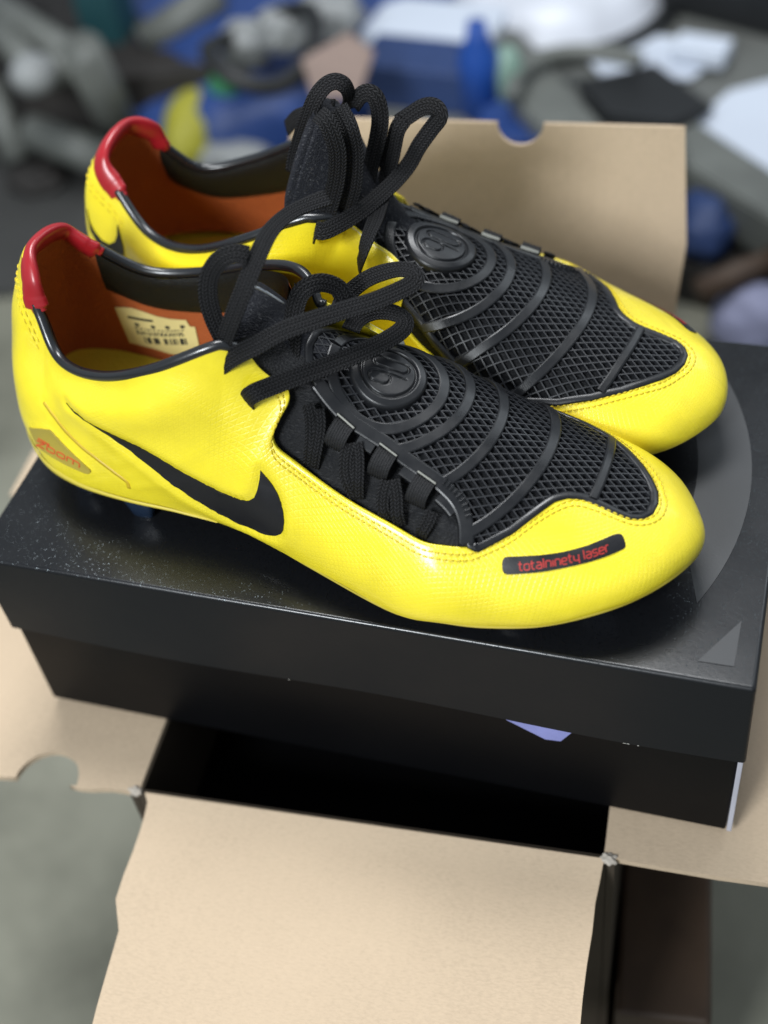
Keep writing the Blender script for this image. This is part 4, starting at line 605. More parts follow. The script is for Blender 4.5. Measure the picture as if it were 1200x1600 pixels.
def make_boot(name, pose, m, label, laces):
    root = empty(name, (pose[0], pose[1], H), pose[2])
    tag(root, label, 'football boot', 'pair of yellow football boots')
    def put(nm, V, F, mt, uv=None, parent=root, smooth=True, kind=None, lab=None):
        V = np.array(V, float)
        if m < 0: V = V * [1, -1, 1]; F = [tuple(f)[::-1] for f in F]
        o = link(nm, V, F, mt, parent, smooth, uv)
        if kind: o['kind'] = kind
        if lab: o['label'] = lab
        return o
    V, F, uv = build_upper(); upper = put('upper', V, F, M['yellow'], uv)
    # inner lining, dark collar lining and insole
    V, F = inset(9.0, 21.2, .10, .985, -.0042, 150, 30); put('lining', V, [f[::-1] for f in F], M['lining'])
    parts = []
    for a, b in ((9.0, 13.3), (17.1, 21.5)):
        s, t = np.meshgrid(np.linspace(a, b, 60), np.linspace(0, 1, 14), indexing='ij'); s, t = s.ravel(), t.ravel()
        t0 = .62 + .25 * np.clip(np.abs(s - 15.2) - 2, 0, 1.2) / 1.2 * 0; tt = t0 + (1.0 - t0) * t
        P = surf(s, tt) - snorm(s, tt) * (.0058 - .0018 * np.abs(2 * t - 1) ** 3 + 0 * t)[:, None]; parts.append((P, [f[::-1] for f in grid(P, 60, 14)]))
    V, F, _ = merge(parts); put('collar_lining', V, F, M['olive'])
    ss = np.linspace(8.5, 21.5, 140); P0 = surf(ss, .16) - snorm(ss, .16) * .0045; P0[:, 2] = np.maximum(P0[:, 2], .026) * .4 + .026 * .6 + (.003 if m > 0 else -.004)
    L_ = P0[:70]; R_ = P0[70:][::-1]; ww = np.linspace(0, 1, 14)
    V = (L_[:, None] * (1 - ww)[None, :, None] + R_[:, None] * ww[None, :, None]); V[..., 2] -= .0025 * np.sin(np.pi * ww)[None]; V = V.reshape(-1, 3)
    put('insole', V, grid(V, 70, 14), M['insole'])
    # collar: padded red tab at the heel, black piping round the rest
    ss = np.linspace(13.25, 17.15, 90); c = surf(ss, 1.0); n_ = snorm(ss, .98); z_ = np.linspace(-1, 1, 90)
    bump_ = 1 + .06 * np.sin(z_ * 9) * (np.abs(z_) < .8) ; fat = np.clip((1 - np.abs(z_)) * 16, .72, 1) * bump_
    c = c - n_ * .0012 + np.array([0, 0, -.0022]); out_ = n_.copy(); upv = surf(ss, 1) - surf(ss, .93); upv /= np.linalg.norm(upv, axis=1)[:, None]
    V, F = tubemesh(c, 0, 20, False, (.0031 * fat, .0060 * fat), upv); put('heel_tab', V, F, M['red'])
    for a, b, la in ((8.75, 13.35, 'lateral'), (17.05, 21.4, 'medial')):
        ss = np.linspace(a, b, 90); lf = np.interp(ss, [20, 20.5, 20.9, 21.4], [0, 1, 3, 6.5]) / 1000; tt = np.interp(ss, [8.75, 9, 20.5, 20.9, 21.4], [.95, 1, 1, .985, .92])
        n_ = snorm(ss, tt); c = surf(ss, tt) + n_ * (lf - .0010)[:, None] + np.array([0, 0, .0002])
        V, F = tubemesh(c, 0, 14, False, (.0023, .0023)); put('collar_piping', V, F, M['piping'])
    # medial eyestay: black bound edge, then a white cut edge
    kk = np.nonzero((te[:, 0] > 21.2) & (te[:, 0] < 22.2))[0]; P, N = band_pts(kk, np.ones(len(kk)), .0); V, F = tubemesh(P - N * .0008, .0019, 12); put('eyestay_binding', V, F, M['piping'])
    kk = np.nonzero((te[:, 0] > 22.2) & (te[:, 0] < 23.7) & (te[:, 1] > .62))[0]; P, N = band_pts(kk, np.ones(len(kk)), .0); tg = np.gradient(P, axis=0); tg /= np.linalg.norm(tg, axis=1)[:, None]
    P = P + np.cross(N, tg) * .0004 - N * .0010; V, F, _ = sweep(P, N, [(-.0004, -.0008), (.0006, -.0008), (.0006, .0012), (-.0004, .0012)]); put('eyestay_edge', V, F, M['white'], smooth=False)
    # vamp textile under the laces and the panel
    s, t = np.meshgrid(np.linspace(21.2, 38.8, 180), np.linspace(.28, 1, 40), indexing='ij'); s, t = s.ravel(), t.ravel()
    sl = s - 30; rec = np.clip((sl - 4.9) / .6, 0, 1) * np.clip((.74 - t) / .06, 0, 1); P = surf(s, t) - snorm(s, t) * (.0016 + .0030 * rec + .0004 * np.sin(s * 9) * rec)[:, None]
    put('vamp_mesh', P, grid(P, 180, 40), M['mesh'])
    # tongue
    cl = smoothpath(np.array([(176, 74), (165, 80.5), (155, 88), (147, 97), (139, 109), (132, 121), (127, 131), (124, 136)] if m < 0 else [(176, 74), (165, 79), (155, 85), (144, 92), (133, 99), (124, 106), (118, 110)]) / 1000, 8); cu = np.linspace(-1, 1, 34); rows = []
    for i, (x, z) in enumerate(cl):
        f = i / (len(cl) - 1); hw = .010 + .015 * min(1, f * 1.4) + (.005 * max(0, f - .5) / .5 if m < 0 else 0); hw *= 1 - .25 * max(0, f - .9) / .1
        for u in cu: rows.append((x - .010 * u * u * f, .004 + u * hw, z - .034 * abs(u) ** 2.2 * (.6 + .4 * f) * (.45 if u < 0 and m < 0 else 1)))
    P = np.array(rows); nu_ = len(cl)
    dn = np.tile([.0022, 0, -.0022], (len(P), 1)) * -1; Pb = P + dn
    F = grid(P, nu_, 34); b_ = len(P); F = [f[::-1] for f in F] + [tuple(i + b_ for i in f) for f in F]
    ring = [(nu_ - 1) * 34 + j for j in range(34)]; F += [(ring[j], ring[j + 1], b_ + ring[j + 1], b_ + ring[j]) for j in range(33)]
    for col in (0, 33): F += [(i * 34 + col, (i + 1) * 34 + col, b_ + (i + 1) * 34 + col, b_ + i * 34 + col) for i in range(nu_ - 1)]
    tng = put('tongue', np.vstack([P, Pb]), F, M['tongue'])
    bmx = bmesh.new(); bmx.from_mesh(tng.data); bmesh.ops.recalc_face_normals(bmx, faces=bmx.faces); bmx.to_mesh(tng.data); bmx.free()
    sp = tng.modifiers.new('sub', 'SUBSURF'); sp.levels = 1; sp.render_levels = 1
    # small silver tick on the tongue
    tp = smoothpath(np.array([(137.5, -2, 111.5), (132, -3.2, 116), (127.5, -5.5, 120.0), (125.5, -9, 121), (126.5, -11.5, 119.6)]) / 1000, 6); wv = np.interp(np.linspace(0, 1, len(tp)), [0, .6, .8, 1], [.1, .9, 1.1, .2]) / 1000
    V, F = tubemesh(tp, 0, 8, False, (wv, np.full(len(tp), .0005)), np.tile([-.6, -.2, .75], (len(tp), 1))); put('tongue_logo', V, F, M['silver'], parent=tng)
    # ---- strike panel
    V, F = patch_xy(PANEL, .0036, -.0020, .003); pan = put('strike_panel', V, F, M['rubber'])
    # lattice of crossing ribs, clipped to the panel
    shr = PANEL.copy(); parts = []
    for sg in (1, -1):
        a = math.radians(32 * sg); dr = np.array([math.cos(a), math.sin(a)]); nr = np.array([-dr[1], dr[0]])
        for o_ in np.arange(-.16, .16, 0.0031):
            ct = np.array([.21, .003]) + nr * o_; xy = ct + dr * np.arange(-.13, .13, .0013)[:, None]; ok = inside(shr, xy) & (np.linalg.norm(xy - EC, axis=1) > .0145)
            for r in clip_runs(xy, ok):
                P, N = plan(r, 0.0); V, F, _ = sweep(P, N, [(-.00050, -.0022), (.00050, -.0022), (.00026, .0004), (-.00026, .0004)]); parts.append((V, F))
    V, F, _ = merge(parts); put('tread_lattice', V, F, M['lattice'], parent=pan, smooth=False, kind='stuff')
    # rim, side bar with tabs, arcs, rings
    pr = resample(PANEL, .0015, True); P, N = plan(pr, 0.0); T_ = np.roll(P, -1, 0) - np.roll(P, 1, 0); T_ /= np.linalg.norm(T_, axis=1)[:, None]; S_ = np.cross(N, T_)
    cs = [(-.0002, -.002), (-.0002, .0008), (.0006, .0011), (.0026, .0009), (.0033, .0003), (.0034, -.0013)]
    V = np.concatenate([P[:, None] + S_[:, None] * np.array([c_[0] for c_ in cs])[None, :, None] + N[:, None] * np.array([c_[1] for c_ in cs])[None, :, None]], 0).reshape(-1, 3)
    put('panel_rim', V, [f[::-1] for f in grid(V, len(P), len(cs), True)], M['rubber'], parent=pan)
    bar = smoothpath(np.array([(152, -11.5), (160, -15.2), (168, -17.8), (175, -18.8), (184, -20.2), (194, -22.7), (207, -25.6), (216, -29), (221, -34), (223.5, -40)]) / 1000, 6)
    V, F, _ = strip_plan(bar, .0056, .0013, -.0014); put('side_bar', V, F, M['rubber'], parent=pan, smooth=False)
    for x0, x1 in ((172.5, 180.5), (190.5, 198.5), (208.5, 217)):
        bb = bar[(bar[:, 0] * 1000 > x0) & (bar[:, 0] * 1000 < x1)]; bb = bb + [0, -.0040]
        if len(bb) > 2: V, F, _ = strip_plan(resample(bb, .001), .0042, .0008, -.0016); put('panel_tab', V, F, M['rubber'], parent=pan, smooth=False)
    tx = bar[(bar[:, 0] > .207) & (bar[:, 0] < .2215)]; tx = resample(tx, .0017); parts = []
    for i in range(len(tx) - 1):
        dd = tx[i + 1] - tx[i]; nn = np.array([-dd[1], dd[0]]) / np.linalg.norm(dd); V, F, _ = strip_plan(resample(np.array([tx[i] + nn * .0004, tx[i] + nn * .0028]), .0006), .0007, .0021, .0008, .0001); parts.append((V, F))
    V, F, _ = merge(parts); put('bar_teeth', V, F, M['rubber'], parent=pan, smooth=False, kind='stuff')
    for pts in ARCS:
        c0, r0 = circle_fit(pts); c0 = c0 / 1000; r0 /= 1000
        xy = c0 + r0 * np.stack([np.cos(np.radians(np.arange(-80, 80, .8))), np.sin(np.radians(np.arange(-80, 80, .8)))], 1); ok = inside(PANEL, xy)
        ok &= ~((xy[:, 1] < 0) & (xy[:, 1] < np.interp(xy[:, 0], bar[:, 0], bar[:, 1]) - .0005))
        for r in clip_runs(xy, ok):
            if len(r) > 12: V, F, _ = strip_plan(r, .0044, .0013, -.0014, .0005); put('panel_arc', V, F, M['rubber'], parent=pan, smooth=False)
    V, F, _ = strip_plan(smoothpath(np.array([(262.8, -6), (262.9, 4), (262.2, 14), (260.6, 24), (258.5, 32)]) / 1000, 12), .0036, .0016, -.0014, .0007); put('panel_arc', V, F, M['rubber'], parent=pan, smooth=False)
    a = np.radians(np.arange(0, 361, 3.0)); rg = EC + .0218 * np.stack([np.cos(a), np.sin(a)], 1); ok = inside(PANEL, rg) & (rg[:, 0] > .1445)
    rgo = np.roll(rg[:-1], 60, 0); oko = np.roll(ok[:-1], 60)
    for r in clip_runs(rgo, oko):
        if len(r) > 12: V, F, _ = strip_plan(r, .0044, .0012, -.0014, .0005); put('panel_ring', V, F, M['rubber'], parent=pan, smooth=False)
    # emblem disc with engraved number
    nr_, na = 74, 220; rr_ = np.linspace(0, .0134 * 1.16, nr_); aa_ = np.linspace(0, 2 * np.pi, na, endpoint=False)
    X = (rr_[:, None, None] * np.stack([np.cos(aa_), np.sin(aa_)], 1)[None]).reshape(-1, 2); R_ = np.linalg.norm(X, axis=1)
    h = np.interp(R_ / 1.16, [0, .0086, .0090, .0094, .0099, .0104, .0124, .0130, .0134], [.0022, .0022, .0012, .0012, .0024, .0027, .0023, .0015, -.0012])
    gd = seg_dist(X, ninety(m)); h -= .0009 * np.clip((.00062 - gd) / .00028, 0, 1)
    Pn, Nn = plan(EC + X[::1], 0.0)
    # use the smooth mean normal so the disc stays a disc
    nm_ = Nn.mean(0); nm_ /= np.linalg.norm(nm_); V = Pn + nm_ * h[:, None]
    put('emblem', V, [f[::-1] for f in [(i * na + j, (i + 1) * na + j, (i + 1) * na + (j + 1) % na, i * na + (j + 1) % na) for i in range(nr_ - 1) for j in range(na)]][:], M['rubber'], parent=pan, lab='round emblem engraved with the number 90')
    # webbing loops and the short lace runs over the vamp
    for x, y in ((167.3, -21.6), (185.6, -25.0), (203.5, -29.8)):
        i = np.argmin(np.abs(bar[:, 0] * 1000 - x)); tg = bar[min(i + 2, len(bar) - 1)] - bar[max(i - 2, 0)]; tg /= np.linalg.norm(tg); nn = np.array([tg[1], -tg[0]])
        nn = nn if nn[1] < 0 else -nn; base = bar[i] + nn * .0015
        pth = np.array([base + nn * q_ for q_ in np.linspace(0, .0095, 12)]); lift = np.array([.0012, .0018, .0024, .0028, .0031, .0033, .0033, .0030, .0024, .0014, -.0004, -.0026])
        P, N = plan(pth, 0.0); P = P + N * lift[:, None]; k = 40; cx_ = np.linspace(-.0042, .0042, k); pf = [(c_, .0005 + .00022 * math.cos(c_ / .0084 * 2 * math.pi * 8)) for c_ in cx_] + [(c_, -.0004) for c_ in cx_[::-1]]
        V, F, uv = sweep(P, N, pf); put('webbing_loop', V, F, M['web'], uv)
        V, F, _ = sweep(*[np.array(z) for z in (plan(np.array([base - tg * .0040, base - tg * .002, base + tg * .002, base + tg * .0040]), .0026))], [(-.0003, -.001), (.0003, -.001), (.0003, .0003), (-.0003, .0003)])
        put('loop_edge', V, F, M['pale'], smooth=False)
    for i, l in enumerate(DATA['zig']):
        st = smoothpath(np.array(l), 8); N = snorm(st[:, 0], st[:, 1]); n = len(st); lf = np.interp(np.linspace(0, 1, n), [0, .3, .75, 1], [.0016, .0010, -.0006, -.0034])
        P = (surf(st[:, 0], st[:, 1]) + N * lf[:, None]) * 1000
        P = resample(P / 1000, .001); NN = np.array([N[min(n - 1, int(q_ * (n - 1)))] for q_ in np.linspace(0, 1, len(P))])
        V, F, uv = lace_mesh(P * 1000, .0052, .0016, None); put('lace_run', V, F, M['lace'], uv)
    for l in laces: V, F, uv = lace_mesh(l, ref=(.1, -.62 * m, .78)); put_raw = np.array(V); o = put('lace', V, F, M['lace'], uv)
    # ---- prints
    dn_ = (lambda l: [[a, b - (.15 if m < 0 else 0)] for a, b in l])
    V, F = patch_st(DATA['swoosh'], .0012, .0009, .0010); put('side_logo', V, F, M['print_black'], parent=upper)
    V, F = patch_st(DATA['medswoosh'], .0012, .0009, .0010); put('heel_logo', V, F, M['print_black'], parent=upper)
    V, F = patch_st(dn_(DATA['strip']), .0014, .0008, .0010); st_ = put('name_strip', V, F, M['print_black'], parent=upper, lab='black strip reading totalninety laser')
    V, F, _ = merge([line_st(dn_(l), .0006, .00050, .00105, .0003) for l in DATA['textR' if m > 0 else 'textL'] if len(l) > 1]); put('strip_lettering', V, F, M['red_ink'], smooth=False, parent=upper)
    V, F = patch_st(DATA['badge'], .0014, .0010, .0012); put('heel_badge', V, F, M['olive_badge'], parent=upper, lab='gold heel badge reading zoom')
    V, F, _ = merge([line_st(l, .0006, .00062, .00125, .0003) for l in DATA['zoomR' if m > 0 else 'zoomL'] if len(l) > 1]); put('badge_lettering', V, F, M['badge_red'], smooth=False, parent=upper)
    V, F, _ = line_st(DATA['seam'], .001, .0016, .0008, .0010); put('heel_seam', V, F, M['seam'], parent=upper)
    # double row of stitches below the panel edge, one stitch each
    for row, dist_ in (('stitch_row', .0026), ('stitch_row', .0050)):
        sel = np.nonzero(((te[:, 0] < 8.35) & (np.arange(NU) < NU // 2)) | ((te[:, 0] > 24.2)))[0]; sel = np.r_[sel[sel > NU // 2], sel[sel <= NU // 2]]
        base = band_pts(sel, np.ones(len(sel)))[0]; lower = band_pts(sel, np.full(len(sel), .9))[0]; fr = dist_ / (np.linalg.norm(base - lower, axis=1) / .1 + 1e-6)
        ta = 1 - np.clip(fr, 0, .4); P, N = band_pts(sel, ta, .0004); c = np.r_[0, np.cumsum(np.linalg.norm(np.diff(P, axis=0), axis=1))]; parts = []
        for a0 in np.arange(0, c[-1] - .0026, .0026):
            q_ = a0 + np.linspace(0, .0018, 5); pp = np.stack([np.interp(q_, c, P[:, j]) for j in range(3)], 1); nn = np.stack([np.interp(q_, c, N[:, j]) for j in range(3)], 1)
            pp += nn * np.array([-.0002, .0002, .0003, .0002, -.0002])[:, None]; V, F = tubemesh(pp, .00036, 6, False, None, nn); parts.append((V, F))
        V, F, _ = merge(parts); put(row, V, F, M['stitch'], kind='stuff', parent=upper)
    parts = []
    for t_ in (.845, .80):
        for a0 in np.arange(13.0, 17.4, .20):
            q_ = a0 + np.linspace(0, .13, 5); n_ = snorm(q_, t_); P = surf(q_, t_) + n_ * (DISP(q_, t_) + .0005 + np.array([-.0003, .0001, .0002, .0001, -.0003]))[:, None]; V, F = tubemesh(P, .00026, 6, False, None, n_); parts.append((V, F))
    V, F, _ = merge(parts); put('heel_stitching', V, F, M['stitch'], kind='stuff', parent=upper)
    # ---- sole: amber rim, dark plate and studs
    ss = np.linspace(0, K, 360, endpoint=False); B = surf(ss, 0.0); N = snorm(ss, .02); N[:, 2] = 0; N /= np.linalg.norm(N, axis=1)[:, None]
    rows = [B + N * .0004 + [0, 0, .0006], B + N * .0007 - [0, 0, .0003], B - N * .0008 - [0, 0, .0012], B - N * .0050 - [0, 0, .0016]]
    V = np.stack(rows, 1).reshape(-1, 3); V[:, 2] = np.maximum(V[:, 2], .0022); rim_ = put('sole_edge', V, [f[::-1] for f in grid(V, 360, 4, True)], M['rim'])
    s, u = np.meshgrid(np.linspace(9.4, 20.6, 150), np.linspace(0, 1, 7), indexing='ij'); s, u = s.ravel(), u.ravel(); tp = .001 + .095 * np.clip((5.6 - np.abs(s - 15)) / 3.5, 0, 1); tt = tp * u; n_ = snorm(s, tt)
    P = surf(s, tt) + n_ * (.0010 - .0006 * (u > .99) + .0003 * np.sin(np.pi * u) + DISP(s, tt) * 0 + .0003)[:, None]; put('heel_rim', P, grid(P, 150, 7), M['rim'])
    Ls = surf(np.linspace(.2, 15, 90), 0.0); Rs = surf(np.linspace(29.8, 15, 90), 0.0); ww = np.linspace(0.03, .97, 12); V = Ls[:, None] * (1 - ww)[None, :, None] + Rs[:, None] * ww[None, :, None]
    hl = np.clip((.13 - V[..., 0]) / .06, 0, 1); V[..., 2] -= .0012; V[..., 2] = np.maximum(V[..., 2], .003); V = V.reshape(-1, 3); put('sole_plate', V, grid(V, 90, 12), M['sole'])
    for x, y, r in ((28, -29, 0), (30, 20, 0), (63, -35, 6), (70, 17, -10), (205, -43, 0), (205, 36, 0), (240, -38, 8), (240, 35, -8), (270, -22, 20), (270, 22, -20), (222, 0, 0)):
        zt = .016 if x < 100 else .009; ca_, sa_ = math.cos(math.radians(r)), math.sin(math.radians(r)); V = []
        for z, hx, hy in ((zt + .003, 9.5, 5), (zt * .55, 7.5, 3.9), (.0012, 5.2, 3.0), (.0002, 4.6, 2.4)):
            for a in np.linspace(0, 2 * np.pi, 18, endpoint=False):
                px = hx * np.sign(math.cos(a)) * abs(math.cos(a)) ** .6; py = hy * np.sign(math.sin(a)) * abs(math.sin(a)) ** .6; V.append(((x + px * ca_ - py * sa_) / 1000, (y + px * sa_ + py * ca_) / 1000, z))
        F = [(i * 18 + (j + 1) % 18, i * 18 + j, (i + 1) * 18 + j, (i + 1) * 18 + (j + 1) % 18) for i in range(3) for j in range(18)] + [tuple(range(54, 72))]
        put('stud', V, [f[::-1] for f in F], M['stud'])
    return root, put
def inner_label(put):
    p = np.array(DATA['label']); V2, F, n = cdt(p * [SX, SY], .002); s, t = V2[:, 0] / SX, V2[:, 1] / SY; N = -snorm(s, t); P = surf(s, t) + N * .0049; F = orient(P, F, N)
    V, F = solidify_top(P, N, F, n, .0004); lb = put('size_label', V, F, M['label'], lab='cream paper size label printed with a barcode')
    # print: bar, four size figures, two lines and a barcode (u along the wall, v up it)
    A_, B_, Cc = p[0], p[8], p[14]
    def uv(u, v): return p[14] + (p[9] - p[14]) * u + (p[0] - p[14]) * v
    def stroke(a, b, wd):
        q_ = resample(np.array([uv(*a), uv(*b)]) * [SX, SY], .001); s, t = q_[:, 0] / SX, q_[:, 1] / SY; N = -snorm(s, t); return sweep(surf(s, t) + N * .0051, N, [(-wd / 2, -.0002), (wd / 2, -.0002), (wd / 2, 0), (-wd / 2, 0)])
    parts = [stroke((.14, .80), (.48, .80), .0012)]
    for u in (.2, .42, .62, .82): parts.append(stroke((u, .63), (u + .05, .63), .0007)); parts.append(stroke((u, .58), (u + .05, .58), .0007)); parts.append(stroke((u + .05, .63), (u + .05, .58), .0006))
    for v in (.50, .41, .35):
        u = .18
        while u < .84: w_ = rng.uniform(.012, .045); parts.append(stroke((u, v), (u + w_, v), .0008 if v < .45 else .0006)); u += w_ + rng.uniform(.015, .03)
    for u in np.r_[.26, .30, .33, .40, .43, .46, .55, .58, .63, .68, .72, .77, .80, .84]: parts.append(stroke((u, .08), (u, .26), rng.choice([.0005, .0009, .0013])))
    V, F, _ = merge([(a, b) for a, b, c in parts]); put('label_print', V, F, M['ink'], parent=lb, smooth=False)
flipY = lambda L: [np.array(l, float) for l in L]
boot, put = make_boot('football_boot', DATA['pose']['F'], 1, 'front yellow football boot with a large black tick on its side and totalninety laser lettering', flipY(DATA['lacesF'])); inner_label(put)
boot2, put2 = make_boot('football_boot', DATA['pose']['R'], -1, 'yellow football boot standing behind, its black laces looped up against the cardboard flap', flipY(DATA['lacesR']))

# ------------------------------------------------------------------ the cluttered workshop behind, out of focus
def P3(px, py, z): return np.array(at(px, py, z))
def bar(nm, a, b, r, m, parent=None, seg=10):
    V, F = tubemesh(np.array([a, b]), r, seg); o = link(nm, V, F, m, parent); return o
def slab(nm, pts, z, thick, m, parent=None):
    P = np.array([P3(px, py, z) for px, py in pts]); n = len(P); P[:, 2] = z
    V = np.vstack([P, P - [0, 0, thick]]); F = [tuple(range(n)), tuple(range(n, 2 * n))[::-1]] + [(i, n + i, n + (i + 1) % n, (i + 1) % n) for i in range(n)]
    o = link(nm, V, F, m, parent, False); bmz = bmesh.new(); bmz.from_mesh(o.data); bmesh.ops.recalc_face_normals(bmz, faces=bmz.faces); bmesh.ops.bevel(bmz, geom=list(bmz.edges), offset=min(.003, thick * .3), segments=2, affect='EDGES'); bmz.to_mesh(o.data); bmz.free(); return o
def lump(nm, c, rx, ry, rz, m, parent=None, rough=.25, seed=0, rot=0):
    bmz = bmesh.new(); bmesh.ops.create_icosphere(bmz, subdivisions=4, radius=1); r_ = np.random.default_rng(seed); K_ = r_.normal(size=(7, 3)) * 2.6; ph = r_.uniform(0, 6, 7)
    cr_, sr_ = math.cos(rot), math.sin(rot)
    for v in bmz.verts:
        p = np.array(v.co); k = 1 + rough * np.mean(np.abs(np.sin(K_ @ p + ph))) - rough * .6
        x, y, z = p * k * [rx, ry, rz]; v.co = Vector((c[0] + x * cr_ - y * sr_, c[1] + x * sr_ + y * cr_, c[2] + z))
    for f in bmz.faces: f.smooth = True
    me = bpy.data.meshes.new(nm); bmz.to_mesh(me); bmz.free(); me.materials.append(m); o = bpy.data.objects.new(nm, me); C.objects.link(o)
    if parent: o.parent = parent
    return o
B = dict(steel=plain('grey_steel', (.13, .137, .125), .5, 20, .2), teal=plain('dark_teal_paint', (.012, .06, .07), .5), matte=plain('darkening_mat_grey', (.040, .040, .038), .8, 8, .3), dark=plain('dark_brown', (.022, .019, .017), .7, 12, .4), brown=plain('brown_wood', (.06, .036, .022), .6, 15, .4, .001, 60),
    blue=plain('blue_plastic', (.018, .05, .19), .5, 12, .25), bright=plain('bright_blue', (.012, .07, .34), .4), navy=plain('navy', (.02, .045, .14), .6), yellow=plain('dull_yellow', (.33, .31, .03), .6), cream=plain('pale_yellow', (.50, .48, .22), .6),
    silver=plain('pale_wrap', (.26, .27, .27), .5, 30, .3), beige=plain('beige_paper', (.26, .19, .16), .8), green=plain('green_cloth', (.02, .14, .06), .8), bench=plain('grey_bench_top', (.14, .145, .135), .55, 10, .2), white=plain('white_paper', (.60, .65, .74), .7, 10, .05),
    basin=plain('white_enamel', (.62, .64, .70), .35), black=plain('black_folder', (.010, .011, .012), .5), mint=plain('pale_green_glass', (.22, .34, .28), .4), lav=plain('lavender_white_bag', (.26, .27, .40), .6))
o = slab('darkening_mat', [(-200, -40), (640, -60), (640, 420), (-200, 470)], FZ + .008, .006, B['matte']); tag(o, 'dark grey mat added on the floor to darken the clutter at left', 'mat')  # dark slab added only to darken this side of the background
# left: grey steel frame
fr = empty('metal_rack', P3(100, 230, FZ)); tag(fr, 'grey metal rack of crossing bars, blurred, at the far left', 'metal rack'); org = np.array(fr.location)
def fbar(a, b, r, za=.10, zb=.10):
    bar('rack_bar', P3(*a, FZ + za) - org, P3(*b, FZ + zb) - org, r, B['steel'], fr)
fbar((-40, -10), (125, 95), .020, .14, .14); fbar((40, 118), (145, 92), .020, .16, .16); fbar((128, 78), (196, 212), .024, .20, .04); fbar((50, 205), (165, 248), .022, .06, .05); fbar((-20, 130), (30, 250), .018, .10, .03); fbar((-30, 15), (45, 100), .016, .12, .15)
fbar((228, 66), (345, -10), .022, .12, .16)
lump('rack_foot', P3(52, 116, FZ + .17) - org, .026, .026, .022, B['silver'], fr, .1, 3)
o = lump('black_sack', P3(75, 160, FZ + .03), .16, .10, .05, B['dark'], None, .4, 5); tag(o, 'black crumpled sack between the bars of the grey metal rack', 'sack')
o = bevel_box('steel_post', (-.026, -.026, 0), (.026, .026, .80), B['teal'], None, .004, 2, loc=Vector(P3(212, 190, FZ))); tag(o, 'dark teal square post standing left of the blue bag', 'post')
cc = P3(262, 150, FZ); o = bevel_box('dark_crate', (-.13, -.16, 0), (.17, .30, .12), B['dark'], None, .004, 2, loc=Vector(cc), rot=(0, 0, .25)); tag(o, 'dark brown crate behind the teal post', 'crate')
o = bevel_box('storage_bin', (-.25, -.12, 0), (.25, .2, .10), B['dark'], None, .01, 2, loc=Vector(P3(90, 45, FZ)), rot=(0, 0, -.2)); tag(o, 'dark bin under the grey metal rack at top left', 'bin')
# blue bag with things on it
z0 = FZ
o = lump('blue_bag', P3(470, 60, z0 + .06), .27, .19, .10, B['blue'], None, .5, 11, .5); tag(o, 'large crumpled blue plastic bag behind the rear boot', 'bag')
o = lump('blue_cloth', P3(450, 160, z0 + .05), .13, .08, .07, B['blue'], None, .5, 12, .6); tag(o, 'small heap of blue cloth right of the yellow glove', 'cloth')
for k, (px, py, r, lab) in enumerate(((384, 66, .042, 'leftmost pale wrapped bundle lying on the blue bag'), (446, 44, .050, 'middle pale wrapped bundle lying on the blue bag'), (510, 26, .060, 'rightmost and largest pale bundle lying on the blue bag'))):
    o = lump('wrapped_bundle', P3(px, py, z0 + .17), r * .7, r * .55, .025, B['silver'], None, .5, 20 + k, .4); tag(o, lab, 'bundle', 'pale bundles on the blue bag')
a = np.linspace(0, 2 * np.pi, 40, endpoint=False); c0 = P3(412, 72, z0 + .19)
V, F = tubemesh(np.stack([c0[0] + .055 * np.cos(a), c0[1] + .07 * np.sin(a), c0[2] + .012 * np.sin(2 * a)], 1), .010, 8, True); o = link('cable_loop', V, F, B['black']); tag(o, 'black cable loop lying over the pale bundles', 'cable')
o = slab('beige_paper', [(470, 92), (545, 48), (585, 78), (560, 150), (490, 150)], z0 + .20, .004, B['beige']); tag(o, 'beige paper sheet lying on the blue bag', 'paper')
o = lump('yellow_glove', P3(334, 178, z0 + .05), .042, .10, .05, B['yellow'], None, .25, 31, -.12); tag(o, 'upright dull yellow bundle behind the heel of the rear boot', 'bundle')
o = lump('cream_ball', P3(424, 205, z0 + .03), .045, .035, .04, B['cream'], None, .2, 33, .3); tag(o, 'pale yellow lump beside the yellow bundle', 'lump')
o = lump('green_rag', P3(372, 122, z0 + .09), .035, .05, .03, B['green'], None, .4, 35); tag(o, 'small green rag above the yellow bundle', 'rag')
o = lump('grey_wad', P3(345, 246, z0 + .03), .06, .03, .03, B['silver'], None, .4, 37); tag(o, 'grey wad of paper on the floor behind the open boot', 'paper')
# right: a low grey bench with papers, a basin and small things
bz = FZ + .10
o = slab('low_bench', [(565, -60), (585, 200), (900, 320), (1035, 215), (1290, 380), (1400, -80)], bz, .03, B['bench']); tag(o, 'low grey bench top covered with papers behind the carton', 'bench')
o = slab('bench_board', [(668, 4), (720, -60), (1060, 330), (960, 330)], bz + .025, .022, B['steel']); tag(o, 'grey board lying diagonally across the low bench', 'board')
for k, (px, py, hx, hy, hh, mm, nm, lab, cat) in enumerate(((682, 84, .075, .05, .04, 'beige', 'pale_box', 'pale cardboard box on the left of the low bench', 'box'), (680, 150, .078, .035, .05, 'navy', 'navy_crate', 'navy crate in front of the pale box', 'crate'))):
    o = bevel_box(nm, (-hx, -hy, 0), (hx, hy, hh), B['white' if nm == 'pale_box' else mm], None, .004, 2, loc=Vector(P3(px, py, bz)), rot=(0, 0, -.1)); tag(o, lab, cat)
